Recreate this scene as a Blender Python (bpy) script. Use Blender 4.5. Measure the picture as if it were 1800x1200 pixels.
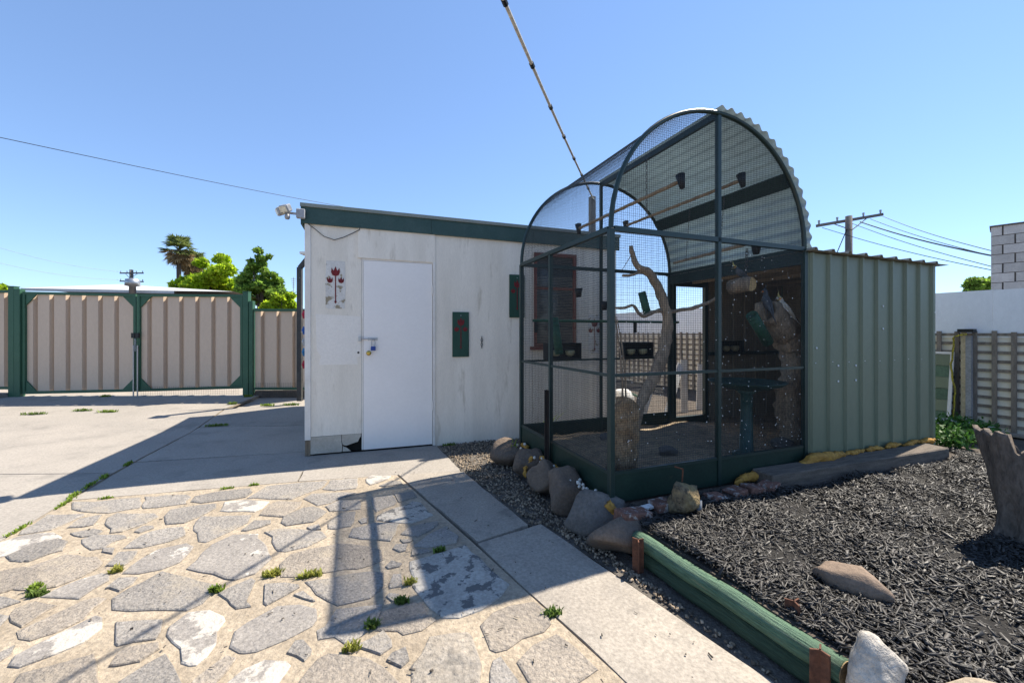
import bpy, bmesh, math, random
import numpy as np
from mathutils import Matrix, Vector, noise as mnoise
R = math.radians
for o in list(bpy.data.objects): bpy.data.objects.remove(o)
scene = bpy.context.scene
COL = scene.collection

# ---------------------------------------------------------------- camera
EYE = 1.255
cam_d = bpy.data.cameras.new('camera'); cam = bpy.data.objects.new('camera', cam_d); COL.objects.link(cam)
cam.location = (0, 0, EYE); cam.rotation_euler = (R(90), 0, 0)
cam_d.sensor_width = 36; cam_d.lens = 727.3 / 1800 * 36
cam_d.shift_y = -13.5 / 1800
cam_d.clip_start = 0.05; cam_d.clip_end = 3000
scene.camera = cam

# ---------------------------------------------------------------- sky and sun
SUN_AZ, SUN_EL = 32.0, 53.0          # azimuth measured from +X towards +Y
world = bpy.data.worlds.new('World'); scene.world = world; world.use_nodes = True
wn = world.node_tree.nodes; wl = world.node_tree.links
sky = wn.new('ShaderNodeTexSky'); sky.sky_type = 'NISHITA'; sky.sun_disc = False
sky.sun_elevation = R(SUN_EL); sky.sun_rotation = R(90 - SUN_AZ)
sky.altitude = 1000; sky.air_density = 1.0; sky.dust_density = 0.0; sky.ozone_density = 2.5
gam = wn.new('ShaderNodeGamma'); gam.inputs['Gamma'].default_value = 0.7
tint = wn.new('ShaderNodeMix'); tint.data_type = 'RGBA'; tint.blend_type = 'MULTIPLY'; tint.inputs['Factor'].default_value = 1.0
tint.inputs['B'].default_value = (0.90, 1.08, 1.34, 1)
wl.new(sky.outputs[0], gam.inputs['Color']); wl.new(gam.outputs[0], tint.inputs['A']); wl.new(tint.outputs['Result'], wn['Background'].inputs['Color'])
wn['Background'].inputs['Strength'].default_value = 0.104
sun_d = bpy.data.lights.new('sun', 'SUN'); sun = bpy.data.objects.new('sun', sun_d); COL.objects.link(sun)
sun_d.energy = 4.0; sun_d.angle = R(0.55); sun_d.color = (1.0, 0.92, 0.79)
sv = Vector((math.cos(R(SUN_AZ)) * math.cos(R(SUN_EL)), math.sin(R(SUN_AZ)) * math.cos(R(SUN_EL)), math.sin(R(SUN_EL))))
sun.rotation_euler = sv.to_track_quat('Z', 'Y').to_euler(); sun.location = (6, 4, 9)
scene.view_settings.view_transform = 'Standard'; scene.view_settings.look = 'None'
scene.view_settings.exposure = 1.4; scene.view_settings.gamma = 1.0; scene.view_settings.use_curve_mapping = False

# ---------------------------------------------------------------- materials
MATS = {}
def mat(name, base, var=None, scale=4.0, rough=0.8, bump=0.15, bscale=60.0, fine=0.25, fscale=45.0, stretch=(1, 1, 1),
        spec=0.3, metal=0.0, patch=None, trans=0.0, island=None, objrand=0.0, spots=None):
    """Procedural material: two-scale noise between base and var, fine speckle, bump.
    patch=(colour, noise scale, threshold, softness): coloured patches with ragged edges.
    spots=(colour, scale, size): small round dark or light spots."""
    if name in MATS: return MATS[name]
    m = bpy.data.materials.new(name); MATS[name] = m; m.use_nodes = True
    nt = m.node_tree; N = nt.nodes; L = nt.links
    bs = N['Principled BSDF']; bs.inputs['Roughness'].default_value = rough; bs.inputs['Metallic'].default_value = metal
    bs.inputs['Specular IOR Level'].default_value = spec
    tc = N.new('ShaderNodeTexCoord'); mp = N.new('ShaderNodeMapping'); mp.inputs['Scale'].default_value = stretch
    oi = N.new('ShaderNodeObjectInfo')
    av = N.new('ShaderNodeVectorMath'); av.operation = 'ADD'
    mu = N.new('ShaderNodeMath'); mu.operation = 'MULTIPLY'; mu.inputs[1].default_value = 37.0
    L.new(oi.outputs['Random'], mu.inputs[0]); L.new(tc.outputs['Object'], av.inputs[0]); L.new(mu.outputs[0], av.inputs[1])
    L.new(av.outputs[0], mp.inputs['Vector'])
    def nz(sc, det=4, rgh=0.6):
        n = N.new('ShaderNodeTexNoise'); n.inputs['Scale'].default_value = sc; n.inputs['Detail'].default_value = det
        n.inputs['Roughness'].default_value = rgh; L.new(mp.outputs[0], n.inputs['Vector']); return n
    def mix(fac, a, b, mode='MIX'):
        x = N.new('ShaderNodeMix'); x.data_type = 'RGBA'; x.blend_type = mode
        for sock, val in ((x.inputs['Factor'], fac), (x.inputs['A'], a), (x.inputs['B'], b)):
            if hasattr(val, 'is_output'): L.new(val, sock)
            elif isinstance(val, (int, float)): sock.default_value = val
            else: sock.default_value = (*val, 1)
        return x.outputs['Result']
    def ramp(src, lo, hi, a=0.0, b=1.0):
        r = N.new('ShaderNodeMapRange'); r.inputs['From Min'].default_value = lo; r.inputs['From Max'].default_value = hi
        r.inputs['To Min'].default_value = a; r.inputs['To Max'].default_value = b
        L.new(src, r.inputs['Value']); return r.outputs['Result']
    var = var or tuple(c * 0.75 for c in base)
    n1 = nz(scale, 5); col = mix(ramp(n1.outputs['Fac'], 0.33, 0.68), base, var)
    n2 = nz(fscale, 3, 0.7)
    col = mix(1.0, col, mix(ramp(n2.outputs['Fac'], 0.3, 0.7), (1 - fine,) * 3, (1 + fine,) * 3), 'MULTIPLY')
    if patch:
        pc, ps, th, soft = patch
        n3 = nz(ps, 6, 0.65); col = mix(ramp(n3.outputs['Fac'], th, th + soft), col, pc)
    if spots:
        sc_, ss, sz = spots
        v = N.new('ShaderNodeTexVoronoi'); v.inputs['Scale'].default_value = ss; L.new(mp.outputs[0], v.inputs['Vector'])
        col = mix(ramp(v.outputs['Distance'], sz, sz * 0.75), col, sc_)
    if island is not None:
        ge = N.new('ShaderNodeNewGeometry')
        col = mix(1.0, col, mix(ge.outputs['Random Per Island'], (island[0],) * 3, (island[1],) * 3), 'MULTIPLY')
    if objrand:
        col = mix(1.0, col, mix(oi.outputs['Random'], (1 - objrand,) * 3, (1 + objrand,) * 3), 'MULTIPLY')
    L.new(col, bs.inputs['Base Color'])
    if bump:
        nb = nz(bscale, 5, 0.65); b = N.new('ShaderNodeBump'); b.inputs['Strength'].default_value = bump; b.inputs['Distance'].default_value = 0.02
        L.new(nb.outputs['Fac'], b.inputs['Height']); L.new(b.outputs[0], bs.inputs['Normal'])
    if trans:
        tr = N.new('ShaderNodeBsdfTranslucent'); L.new(col, tr.inputs['Color'])
        ms = N.new('ShaderNodeMixShader'); ms.inputs[0].default_value = trans
        L.new(bs.outputs[0], ms.inputs[1]); L.new(tr.outputs[0], ms.inputs[2]); L.new(ms.outputs[0], N['Material Output'].inputs['Surface'])
    return m

# ---------------------------------------------------------------- mesh helpers
WM = {}                                   # world matrix of every thing and part
class MB:
    def __init__(s): s.v = []; s.f = []
    def add(s, vs, fs):
        k = len(s.v); s.v += [tuple(p) for p in vs]; s.f += [tuple(i + k for i in q) for q in fs]; return s
    def box(s, x0, x1, y0, y1, z0, z1):
        return s.add([(x0,y0,z0),(x1,y0,z0),(x1,y1,z0),(x0,y1,z0),(x0,y0,z1),(x1,y0,z1),(x1,y1,z1),(x0,y1,z1)],
                     [(3,2,1,0),(4,5,6,7),(0,1,5,4),(1,2,6,5),(2,3,7,6),(3,0,4,7)])
    def bar(s, p, q, w, h=None, up=(0,0,1)):
        """rectangular bar from p to q, w across, h along up"""
        h = h or w; p = Vector(p); q = Vector(q); d = (q - p).normalized(); up = Vector(up)
        if abs(d.dot(up)) > 0.99: up = Vector((0, 1, 0))
        x = d.cross(up).normalized() * (w / 2); y = x.cross(d).normalized() * (h / 2)
        vs = [p - x - y, p + x - y, p + x + y, p - x + y, q - x - y, q + x - y, q + x + y, q - x + y]
        return s.add(vs, [(3,2,1,0),(4,5,6,7),(0,1,5,4),(1,2,6,5),(2,3,7,6),(3,0,4,7)])
    def tube(s, pts, rad, n=8, cap=True, squash=1.0):
        pts = [Vector(p) for p in pts]; m = len(pts)
        rad = [rad] * m if isinstance(rad, (int, float)) else rad
        k = len(s.v); prev = None
        for i, p in enumerate(pts):
            d = (pts[min(i + 1, m - 1)] - pts[max(i - 1, 0)]).normalized()
            if prev is None:
                a = Vector((0, 0, 1)) if abs(d.z) < 0.9 else Vector((1, 0, 0)); x = d.cross(a).normalized()
            else: x = (prev - d * prev.dot(d)).normalized()
            prev = x; y = d.cross(x)
            for j in range(n):
                t = 2 * math.pi * j / n
                s.v.append(tuple(p + x * math.cos(t) * rad[i] + y * math.sin(t) * rad[i] * squash))
        for i in range(m - 1):
            for j in range(n):
                a = k + i * n + j; b = k + i * n + (j + 1) % n
                s.f.append((a, b, b + n, a + n))
        if cap:
            s.f.append(tuple(k + j for j in range(n))[::-1]); s.f.append(tuple(k + (m - 1) * n + j for j in range(n)))
        return s
    def prism(s, poly, z0, z1):
        n = len(poly); k = len(s.v)
        s.v += [(x, y, z0) for x, y in poly] + [(x, y, z1) for x, y in poly]
        s.f.append(tuple(range(k, k + n))[::-1]); s.f.append(tuple(range(k + n, k + 2 * n)))
        for i in range(n):
            j = (i + 1) % n; s.f.append((k + i, k + j, k + n + j, k + n + i))
        return s
    def wall_prism(s, poly, y0, y1):
        """polygon in the x,z plane given anticlockwise seen from -y, thickness y0..y1"""
        n = len(poly); k = len(s.v)
        s.v += [(x, y0, z) for x, z in poly] + [(x, y1, z) for x, z in poly]
        s.f.append(tuple(range(k, k + n))); s.f.append(tuple(range(k + n, k + 2 * n))[::-1])
        for i in range(n):
            j = (i + 1) % n; s.f.append((k + j, k + i, k + n + i, k + n + j))
        return s
    def xf(s, M):
        s.v = [tuple(M @ Vector(p)) for p in s.v]; return s
    def build(s, name, material, parent=None, local=True, smooth=False, bevel=0.0, origin=None):
        """local=True: vertices are in the parent's frame. Without a parent they are world; the origin moves to the base."""
        vs = np.array(s.v, dtype=float)
        loc = (0, 0, 0)
        if parent is None:
            if origin is None: origin = (vs[:, 0].mean(), vs[:, 1].mean(), vs[:, 2].min())
            loc = origin; vs = vs - np.array(origin)
        elif not local:
            Mi = WM[parent].inverted(); vs = np.array([tuple(Mi @ Vector(p)) for p in s.v])
        me = bpy.data.meshes.new(name); me.from_pydata([tuple(p) for p in vs], [], s.f); me.update()
        if bevel:
            bm = bmesh.new(); bm.from_mesh(me)
            bmesh.ops.bevel(bm, geom=list(bm.edges), offset=bevel, segments=1, affect='EDGES', clamp_overlap=True); bm.to_mesh(me); bm.free()
        if smooth: me.shade_smooth()
        me.materials.append(material)
        o = bpy.data.objects.new(name, me); COL.objects.link(o); o.location = loc
        if parent is not None: o.parent = parent; WM[o] = WM[parent]
        else: WM[o] = Matrix.Translation(loc)
        return o
def tag(o, label=None, cat=None, group=None, kind=None):
    if label: o['label'] = label
    if cat: o['category'] = cat
    if group: o['group'] = group
    if kind: o['kind'] = kind
    return o
def thing(name, label, cat, loc=(0, 0, 0), rz=0.0, group=None):
    o = bpy.data.objects.new(name, None); COL.objects.link(o); o.empty_display_size = 0.1
    o.location = loc; o.rotation_euler = (0, 0, rz); WM[o] = Matrix.Translation(loc) @ Matrix.Rotation(rz, 4, 'Z')
    return tag(o, label, cat, group)
def struct(o): o['kind'] = 'structure'; return o
def copy_tree(o, loc=None, rz=None, parent=None, scale=None):
    c = o.copy(); COL.objects.link(c); c.parent = parent
    if loc is not None: c.location = loc
    if rz is not None: c.rotation_euler = (0, 0, rz)
    if scale is not None: c.scale = scale
    for ch in o.children: copy_tree(ch, parent=c)
    return c
def P(u, v, Y):
    """world point on the sight line of photograph coordinate (u, v) at distance Y; used only to read positions off the photo"""
    return Vector(((u - 900) / 727.3 * Y, Y, EYE - (v - 586.5) * Y / 727.3))
# ================================================================ ground, slabs, crazy paving
STONES = [
(0,-316,296,-296,291,-283,290,-269,299,-274,307,-285,317,-312,309,-329,308),
(0,-265,297,-241,306,-247,319,-254,324,-283,319),
(0,-316,272,-309,258,-295,265,-296,286,-299,289,-323,288),
(0,-279,269,-275,272,-279,279,-284,287,-294,281,-289,268),
(0,-253,261,-247,263,-242,275,-243,284,-250,290,-277,290,-277,282,-270,274),
(0,-228,272,-218,274,-213,289,-214,299,-219,307,-230,304,-244,296,-240,285),
(0,-259,248,-253,245,-244,240,-239,242,-241,250,-237,255,-241,258,-262,259,-264,253),
(0,-273,258,-266,256,-259,259,-260,264,-269,267,-278,261),
(2,-289,232,-274,239,-274,248,-278,256,-290,262,-305,258,-309,247),
(0,-270,228,-265,235,-260,240,-266,247,-268,247,-272,237,-279,229),
(0,-217,243,-207,251,-204,258,-207,263,-214,270,-230,264,-232,257,-228,242),
(0,-235,261,-232,268,-235,271,-241,270,-240,262),
(0,-228,236,-233,243,-239,243,-236,238),
(0,-210,224,-211,230,-216,240,-226,238,-220,224),
(1,-257,211,-248,203,-232,203,-226,205,-222,213,-221,222,-224,227,-233,233,-254,236,-262,221,-258,215),
(3,-196,217,-187,221,-183,228,-188,244,-195,249,-207,242,-207,223,-205,217),
(3,-218,197,-205,196,-206,204,-205,211,-209,216,-215,218,-222,211,-225,203,-225,197),
(0,-199,204,-192,202,-191,208,-193,214,-202,213,-201,204),
(0,-182,188,-155,188,-147,188,-144,193,-145,199,-146,206,-159,211,-179,217,-186,219,-187,210,-190,196),
(1,-219,180,-210,177,-211,187,-210,192,-224,195,-227,189,-224,184),
(0,-236,187,-234,189,-230,194,-243,197,-248,197),
(1,-197,169,-192,174,-188,182,-192,190,-192,197,-197,198,-202,196,-206,184,-209,175,-204,170),
(2,-186,156,-178,162,-174,169,-175,177,-182,184,-186,185,-187,180,-192,167,-194,161,-191,156),
(1,-147,147,-157,157,-164,163,-170,159,-182,153,-178,147),
(0,-159,166,-154,168,-146,170,-148,175,-153,182,-173,180,-161,167),
(1,-149,156,-143,159,-141,165,-143,168,-154,166,-155,162,-152,156),
(0,-139,144,-113,144,-119,149,-128,156,-137,163,-140,157,-143,150),
(0,-199,159,-197,159,-196,162,-200,167,-202,163,-203,162),
(2,-144,173,-139,169,-132,165,-126,158,-122,156,-119,157,-118,161,-119,167,-124,174,-125,181,-128,184,-138,189,-146,187,-147,178),
(0,-134,195,-131,192,-126,189,-120,190,-124,194,-128,205,-131,211,-134,213,-141,204,-142,200),
(0,-116,193,-113,191,-109,198,-105,205,-107,207,-124,208,-121,202),
(0,-99,197,-93,194,-92,195,-102,202,-105,199),
(3,-107,163,-105,162,-101,163,-92,170,-86,178,-86,182,-89,190,-99,193,-108,191,-112,186,-116,181,-117,175,-114,166),
(0,-84,161,-80,159,-79,162,-80,165,-86,170,-89,169,-89,163),
(2,-84,147,-84,152,-84,157,-87,159,-95,160,-101,155,-103,147),
(1,-115,147,-106,147,-106,149,-106,155,-107,160,-111,162,-114,156,-116,150),
(1,-76,145,-37,145,-40,149,-48,156,-56,160,-67,162,-73,163,-75,160,-77,155,-77,149),
(0,-95,200,-87,194,-81,191,-67,197,-64,206,-67,218,-75,219,-95,213,-105,210),
(0,-80,170,-74,172,-67,167,-62,173,-59,179,-59,187,-60,192,-65,192,-80,189,-80,178,-83,175),
(0,-56,164,-51,162,-48,166,-49,170,-54,175,-58,170,-63,167),
(0,-45,157,-41,156,-40,159,-40,162,-43,166,-47,162,-48,159),
(1,-48,175,-45,172,-38,175,-33,182,-38,185,-42,193,-46,194,-60,187,-58,175),
(4,-50,206,-43,197,-39,190,-31,183,-23,183,-13,188,-5,197,-1,207,-9,218,-18,232,-28,247,-45,236,-57,228),
(0,-60,204,-54,206,-58,216,-62,216,-61,207),
(0,-56,194,-54,195,-54,200,-59,201,-60,198),
(5,-35,144,-11,144,-11,157,-13,164,-16,172,-19,175,-34,172,-36,162,-38,157),
(1,-12,172,-9,164,-6,163,-2,164,5,171,14,174,17,180,15,189,10,194,-1,191,-9,187,-14,179),
(1,7,147,21,147,27,151,33,155,26,167,19,173,8,167,1,158),
(0,-8,145,2,145,2,150,-2,157,-5,161,-7,159,-8,154),
(0,-230,307,-221,311,-204,318,-205,328,-212,336,-233,330,-246,320,-241,309),
(0,-167,314,-164,322,-155,336,-157,354,-173,351,-203,341,-203,328,-203,316),
(2,-181,292,-179,297,-181,310,-201,313,-215,309,-208,293),
(1,-156,284,-154,301,-157,309,-175,311,-179,306,-175,287),
(0,-148,270,-133,276,-131,285,-131,293,-145,301,-151,299,-157,285,-154,275),
(0,-199,261,-190,250,-184,249,-179,262,-176,275,-180,287,-214,285,-209,271),
(0,-169,263,-163,268,-160,274,-162,279,-174,278,-173,264),
(3,-166,218,-156,216,-147,211,-141,211,-134,217,-134,231,-144,244,-160,261,-175,259,-179,247,-174,221),
(0,-148,256,-140,243,-136,239,-131,239,-121,244,-114,256,-121,263,-150,267,-157,262),
(1,-120,214,-112,213,-97,218,-83,221,-71,230,-75,241,-87,246,-104,249,-118,242,-127,235,-127,226),
(0,-151,309,-143,303,-135,307,-131,317,-123,327,-135,328,-158,324,-160,316),
(0,-129,293,-125,293,-127,301,-133,305,-136,301),
(0,-119,267,-115,266,-105,270,-105,276,-110,293,-119,291,-122,280,-122,274),
(0,-129,265,-123,266,-127,272,-133,268),
(0,-142,332,-126,336,-127,344,-134,360,-156,355,-154,336),
(0,-141,331,-142,352,-152,350,-153,334),
(2,-118,344,-113,349,-107,358,-106,365,-125,367,-127,358),
(0,-104,340,-91,346,-95,353,-104,354,-110,342),
(0,-126,293,-109,297,-114,313,-131,313,-136,301),
(0,-100,297,-96,291,-86,304,-86,309,-93,322,-108,318),
(0,-86,311,-84,308,-73,318,-79,330,-92,324),
(4,-92,279,-73,275,-66,275,-54,287,-68,309,-74,311,-94,285),
(0,-82,252,-73,250,-74,268,-74,274,-91,275,-103,267,-101,256),
(0,-58,256,-48,274,-50,277,-68,268,-70,259),
(0,-49,243,-33,249,-33,258,-43,271,-53,258,-59,245),
(0,-65,238,-61,240,-62,247,-70,247,-70,242),
(0,-66,221,-60,223,-60,226,-67,229,-69,223),
(0,-57,233,-46,239,-49,241,-58,240),
(0,-100,274,-96,275,-98,282,-102,282,-103,278),
(0,-66,249,-62,249,-60,253,-68,253)]
def slope(x, y): return max(0.0, 0.075 * (y - 5.3))
m_soil = mat('soil', (0.10, 0.08, 0.062), (0.055, 0.045, 0.037), 3, 0.95, 0.6, 30, 0.4, 60)
m_conc = mat('concrete', (0.315, 0.283, 0.245), (0.262, 0.238, 0.208), 1.3, 0.9, 0.2, 90, 0.2, 60, patch=((0.22, 0.20, 0.175), 2.6, 0.56, 0.16), spots=((.12,.105,.09), 9, .035), objrand=0.05)
m_concpath = mat('concrete_path', (0.34, 0.30, 0.25), (0.265, 0.235, 0.20), 2.2, 0.9, 0.3, 80, 0.24, 60, patch=((0.20, 0.18, 0.155), 3.8, 0.55, 0.14), spots=((.08,.07,.06), 8, .05), objrand=0.05)
m_mortar = mat('mortar', (0.38, 0.315, 0.235), (0.27, 0.222, 0.165), 3.2, 0.95, 0.7, 35, 0.26, 45)
ST = [mat('bluestone', (0.285, 0.26, 0.232), (0.215, 0.198, 0.18), 6, 0.88, 0.9, 45, 0.34, 70, objrand=0.13, patch=((0.335, 0.29, 0.23), 3.5, 0.54, 0.16)),
      mat('bluestone_brown', (0.32, 0.275, 0.225), (0.235, 0.206, 0.175), 5, 0.9, 0.9, 50, 0.3, 65, objrand=0.15, patch=((0.36, 0.305, 0.235), 4, 0.54, 0.16)),
      mat('bluestone_whitewash', (0.28, 0.255, 0.228), (0.215, 0.197, 0.18), 5, 0.85, 0.6, 40, 0.25, 60, patch=((0.44, 0.405, 0.355), 6.0, 0.44, 0.05)),
      mat('bluestone_paint_flecks', (0.28, 0.255, 0.228), (0.215, 0.197, 0.18), 5, 0.88, 0.55, 50, 0.28, 65, patch=((0.44, 0.41, 0.365), 7.0, 0.605, 0.02)),
      mat('bluestone_white_spotted', (0.41, 0.38, 0.335), (0.32, 0.295, 0.26), 7, 0.85, 0.5, 40, 0.22, 55, patch=((0.13, 0.125, 0.12), 12.0, 0.535, 0.03)),
      mat('bluestone_rough_tan', (0.31, 0.27, 0.22), (0.215, 0.195, 0.17), 9, 0.9, 0.9, 28, 0.35, 40)]
def slab_piece(name, lf, rf, rb, lb, z, material, parent, n=6, m=8, thick=0.08, seed=0):
    mb = MB(); rnd = random.Random(seed)
    for j in range(m + 1):
        for i in range(n + 1):
            s, t = i / n, j / m
            x = (lf[0]*(1-s)+rf[0]*s)*(1-t) + (lb[0]*(1-s)+rb[0]*s)*t; y = (lf[1]*(1-s)+rf[1]*s)*(1-t) + (lb[1]*(1-s)+rb[1]*s)*t
            e = i in (0, n) or j in (0, m)
            if e: x += rnd.uniform(-.006, .006); y += rnd.uniform(-.006, .006)
            mb.v.append((x, y, z + slope(x, y) - (0.004 if e else 0)))
    for j in range(m):
        for i in range(n):
            a = j*(n+1)+i; mb.f.append((a, a+1, a+n+2, a+n+1))
    ring = [i for i in range(n+1)] + [j*(n+1)+n for j in range(1, m+1)] + [m*(n+1)+i for i in range(n-1, -1, -1)] + [j*(n+1) for j in range(m-1, 0, -1)]
    k = len(mb.v)
    for a in ring: x, y, zz = mb.v[a]; mb.v.append((x, y, zz - thick))
    for i in range(len(ring)):
        j = (i + 1) % len(ring); mb.f.append((ring[j], ring[i], k + i, k + j))
    return mb.build(name, material, parent)
def joint_strip(pts, w, dz, mt):
    mb = MB()
    for i, (x, y) in enumerate(pts):
        mb.v += [(x - w / 2, y, slope(x, y) + dz), (x + w / 2, y, slope(x, y) + dz)]
    for i in range(len(pts) - 1): mb.f.append((2*i, 2*i+1, 2*i+3, 2*i+2))
    return struct(mb.build('joint_fill', mt, origin=(0, 0, 0)))
def root(name, kind='structure'):
    o = bpy.data.objects.new(name, None); COL.objects.link(o); o['kind'] = kind; WM[o] = Matrix.Identity(4); return o
struct(MB().prism([(-900, -600), (900, -600), (900, 1500), (-900, 1500)], -0.5, -0.03).build('ground', m_soil, origin=(0, 0, -0.5)))
drive = root('driveway')
for i, q in enumerate([[(-20,-9),(1.6,-9),(-3.61,3.74),(-20,3.2)], [(-20,3.215),(-3.62,3.755),(-4.49,6.44),(-20,4.6)],  # these two slabs are stretched out of view to bounce sunlight onto the shed
                       [(-14,4.92),(-4.5,6.47),(-4.6,9.5),(-14,9.5)], [(-3.345,3.135),(-1.84,3.53),(-2.115,4.44),(-3.695,4.05)],
                       [(-1.82,3.54),(-.47,3.80),(-.86,4.68),(-2.09,4.27)], [(-3.70,4.07),(-2.1,4.46),(-2.6,5.6),(-4.165,5.50)],
                       [(-4.17,5.52),(-2.6,5.62),(-3.1,6.66),(-4.478,6.49)], [(-4.47,6.53),(-3.0,6.70),(-3.4,7.9),(-4.57,7.7)]]):
    slab_piece('concrete_slab', *q, 0.0 if i != 7 else -0.05, m_conc, drive, seed=i, m=12)
path = root('garden_path')
for i, q in enumerate([[(-.21,2.50),(.11,2.725),(-.45,3.775),(-1.01,3.70)], [(.80,.9),(1.28,.93),(.19,2.735),(-.21,2.475)], [(1.75,-.6),(2.15,-.6),(1.29,.91),(.82,.88)]]):
    slab_piece('concrete_slab', *q, 0.004, m_concpath, path, seed=20 + i)
joint_strip([(-3.1,2.5),(-3.33,3.04),(-3.63,3.75),(-4.0,4.8),(-4.18,5.3),(-4.27,5.56),(-4.49,6.5),(-4.56,7.2)], .14, -.010, mat('joint_fill', (.22,.175,.12), (.13,.11,.08), 6, .95, .6, 40, .4, 60))
cz = struct(MB().prism([(1.6,-9),(6,-9),(1.76,-.6),(.795,.9),(-.225,2.48),(-1.03,3.695),(-1.84,3.52),(-3.35,3.125),(-3.2,2.75)], -0.06, -0.004).build('crazy_paving', m_mortar, origin=(0, 0, 0)))  # bed stretched unseen behind the camera to bounce sunlight onto the shed
def paving_stone(poly, kind, seed):
    rnd = random.Random(seed); pts = []
    n = len(poly)
    for i in range(n):
        a = Vector(poly[i]); b = Vector(poly[(i + 1) % n]); L = (b - a).length; k = max(1, min(4, int(L / 0.07)))
        for t in range(k):
            p = a.lerp(b, t / k); w = 0.012 if t else 0.006
            pts.append((p.x + rnd.uniform(-w, w), p.y + rnd.uniform(-w, w)))
    cx = sum(p[0] for p in pts) / len(pts); cy = sum(p[1] for p in pts) / len(pts)
    tx, ty = rnd.uniform(-.008, .008), rnd.uniform(-.008, .008); h = rnd.uniform(.003, .006)
    mb = MB(); m = len(pts)
    top = lambda x, y: h + tx * (x - cx) + ty * (y - cy)
    mb.v += [(x, y, -0.02) for x, y in pts]
    mb.v += [(x + (cx - x) * .02, y + (cy - y) * .02, max(0.0, top(x, y) - .004)) for x, y in pts]
    mb.v += [(x + (cx - x) * .07, y + (cy - y) * .07, max(0.001, top(x, y))) for x, y in pts]
    for i in range(m):
        j = (i + 1) % m; mb.f += [(i, j, m + j, m + i), (m + i, m + j, 2*m + j, 2*m + i)]
    mb.f.append(tuple(range(2*m, 3*m)))
    return mb.build('paving_stone', ST[kind], cz)
for i, s in enumerate(STONES):
    c = [v / 100 for v in s[1:]]; paving_stone(list(zip(c[0::2], c[1::2])), s[0], i)
# the paving goes on beyond the frame: behind the camera and to the left
rnd = random.Random(5)
yy = 1.28
while yy > -1.6:
    xx = -1.6 - 0.41 * (yy - 1.28) - (0.6 if yy < 1.0 else 0.1)
    lim = 0.55 - 0.62 * (yy - 1.28)
    while xx < min(lim, 1.6) - .25:
        w = rnd.uniform(.26, .44); hh = .30
        if xx > -1.5 - .41*(yy-1.28) + .35 or True:
            cx, cy = xx + w / 2, yy - hh / 2
            poly = [(cx + math.cos(a) * (w / 2 - .02) * rnd.uniform(.85, 1.1), cy + math.sin(a) * (hh / 2 - .015) * rnd.uniform(.85, 1.1)) for a in [k * math.pi / 3.5 + rnd.uniform(-.2, .2) for k in range(7)]]
            paving_stone(poly, rnd.choice([0, 0, 1, 1, 2, 3, 5]), rnd.random())
        xx += w
    yy -= .31
for (x, y, w) in [(-2.35, 1.75, .34), (-2.6, 2.1, .36), (-2.2, 1.45, .3), (-2.75, 2.4, .25)]:
    poly = [(x + math.cos(a) * w / 2 * rnd.uniform(.85, 1.1), y + math.sin(a) * .14 * rnd.uniform(.85, 1.1)) for a in [k * math.pi / 3.5 for k in range(7)]]
    paving_stone(poly, rnd.choice([0, 1]), rnd.random())
# raised garden bed and yard, gravel strip
BED = [(.71,2.42),(1.15,1.39),(1.45,.9),(2.3,-.5),(9,-.5),(9,16),(1.36,16),(1.36,5.5),(1.0,5.0),(.08,4.12)]
struct(MB().prism(BED, -0.1, 0.15).build('garden_bed', m_soil, origin=(0, 0, 0)))
m_gravel = mat('gravel_bed', (0.16, 0.14, 0.118), (0.08, 0.072, 0.062), 6, 0.95, 0.8, 60, 0.5, 90)
struct(MB().prism([(-.87,4.66),(-.44,3.77),(.12,2.73),(.20,2.74),(.53,2.21),(.80,1.75),(1.29,.93),(1.5,.9),(1.14,1.36),(.66,2.4),(.10,4.12),(1.0,5.0),(1.36,5.45),(.2,5.2)], -0.1, -0.012).build('gravel_strip', m_gravel, origin=(0, 0, 0)))
# ================================================================ garden shed
TH_S = R(18.7)
m_wall = mat('shed_wall_paint', (0.84, 0.765, 0.655), (0.72, 0.65, 0.545), 1.6, 0.75, 0.08, 60, 0.06, 40, stretch=(3.2, 3.2, .55), patch=((0.46, 0.39, 0.29), 2.9, 0.59, 0.2))
m_wall2 = mat('shed_wall_cream', (0.58, 0.52, 0.43), (0.44, 0.39, 0.32), 3, 0.8, 0.12, 50, 0.1, 40)
m_wallw = mat('shed_wall_repaint', (0.83, 0.77, 0.69), (0.78, 0.72, 0.64), 3, 0.7, 0.08, 60, 0.05, 40)
m_door = mat('door_white', (0.86, 0.81, 0.76), (0.83, 0.78, 0.73), 2, 0.5, 0.02, 50, 0.02, 30)
m_trimw = mat('trim_white', (0.80, 0.75, 0.68), (0.68, 0.63, 0.56), 5, 0.65, 0.06, 60, 0.06, 40, patch=((0.27, 0.24, 0.20), 9, 0.66, 0.06))
m_fascia = mat('fascia_green', (0.033, 0.072, 0.064), (0.05, 0.09, 0.08), 5, 0.5, 0.06, 50, 0.15, 60)
m_roofcap = mat('roof_capping', (0.20, 0.23, 0.20), (0.26, 0.27, 0.24), 4, 0.55, 0.05, 40, 0.1, 50)
m_dark = mat('cavity_shade', (0.02, 0.018, 0.016), None, 4, 0.95, 0.0)  # near-black colour standing in for the shade inside gaps and holes
m_steel = mat('galvanised', (0.45, 0.46, 0.47), (0.36, 0.37, 0.38), 20, 0.4, 0.05, 80, 0.1, 60, metal=0.8)
m_brass = mat('brass', (0.55, 0.40, 0.10), (0.40, 0.28, 0.07), 30, 0.3, 0.0, metal=0.9)
m_blue = mat('padlock_blue', (0.03, 0.07, 0.30), None, 20, 0.45, 0.0)
m_red = mat('tulip_red', (0.19, 0.018, 0.022), (0.12, 0.014, 0.016), 25, 0.7, 0.05)
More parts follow.
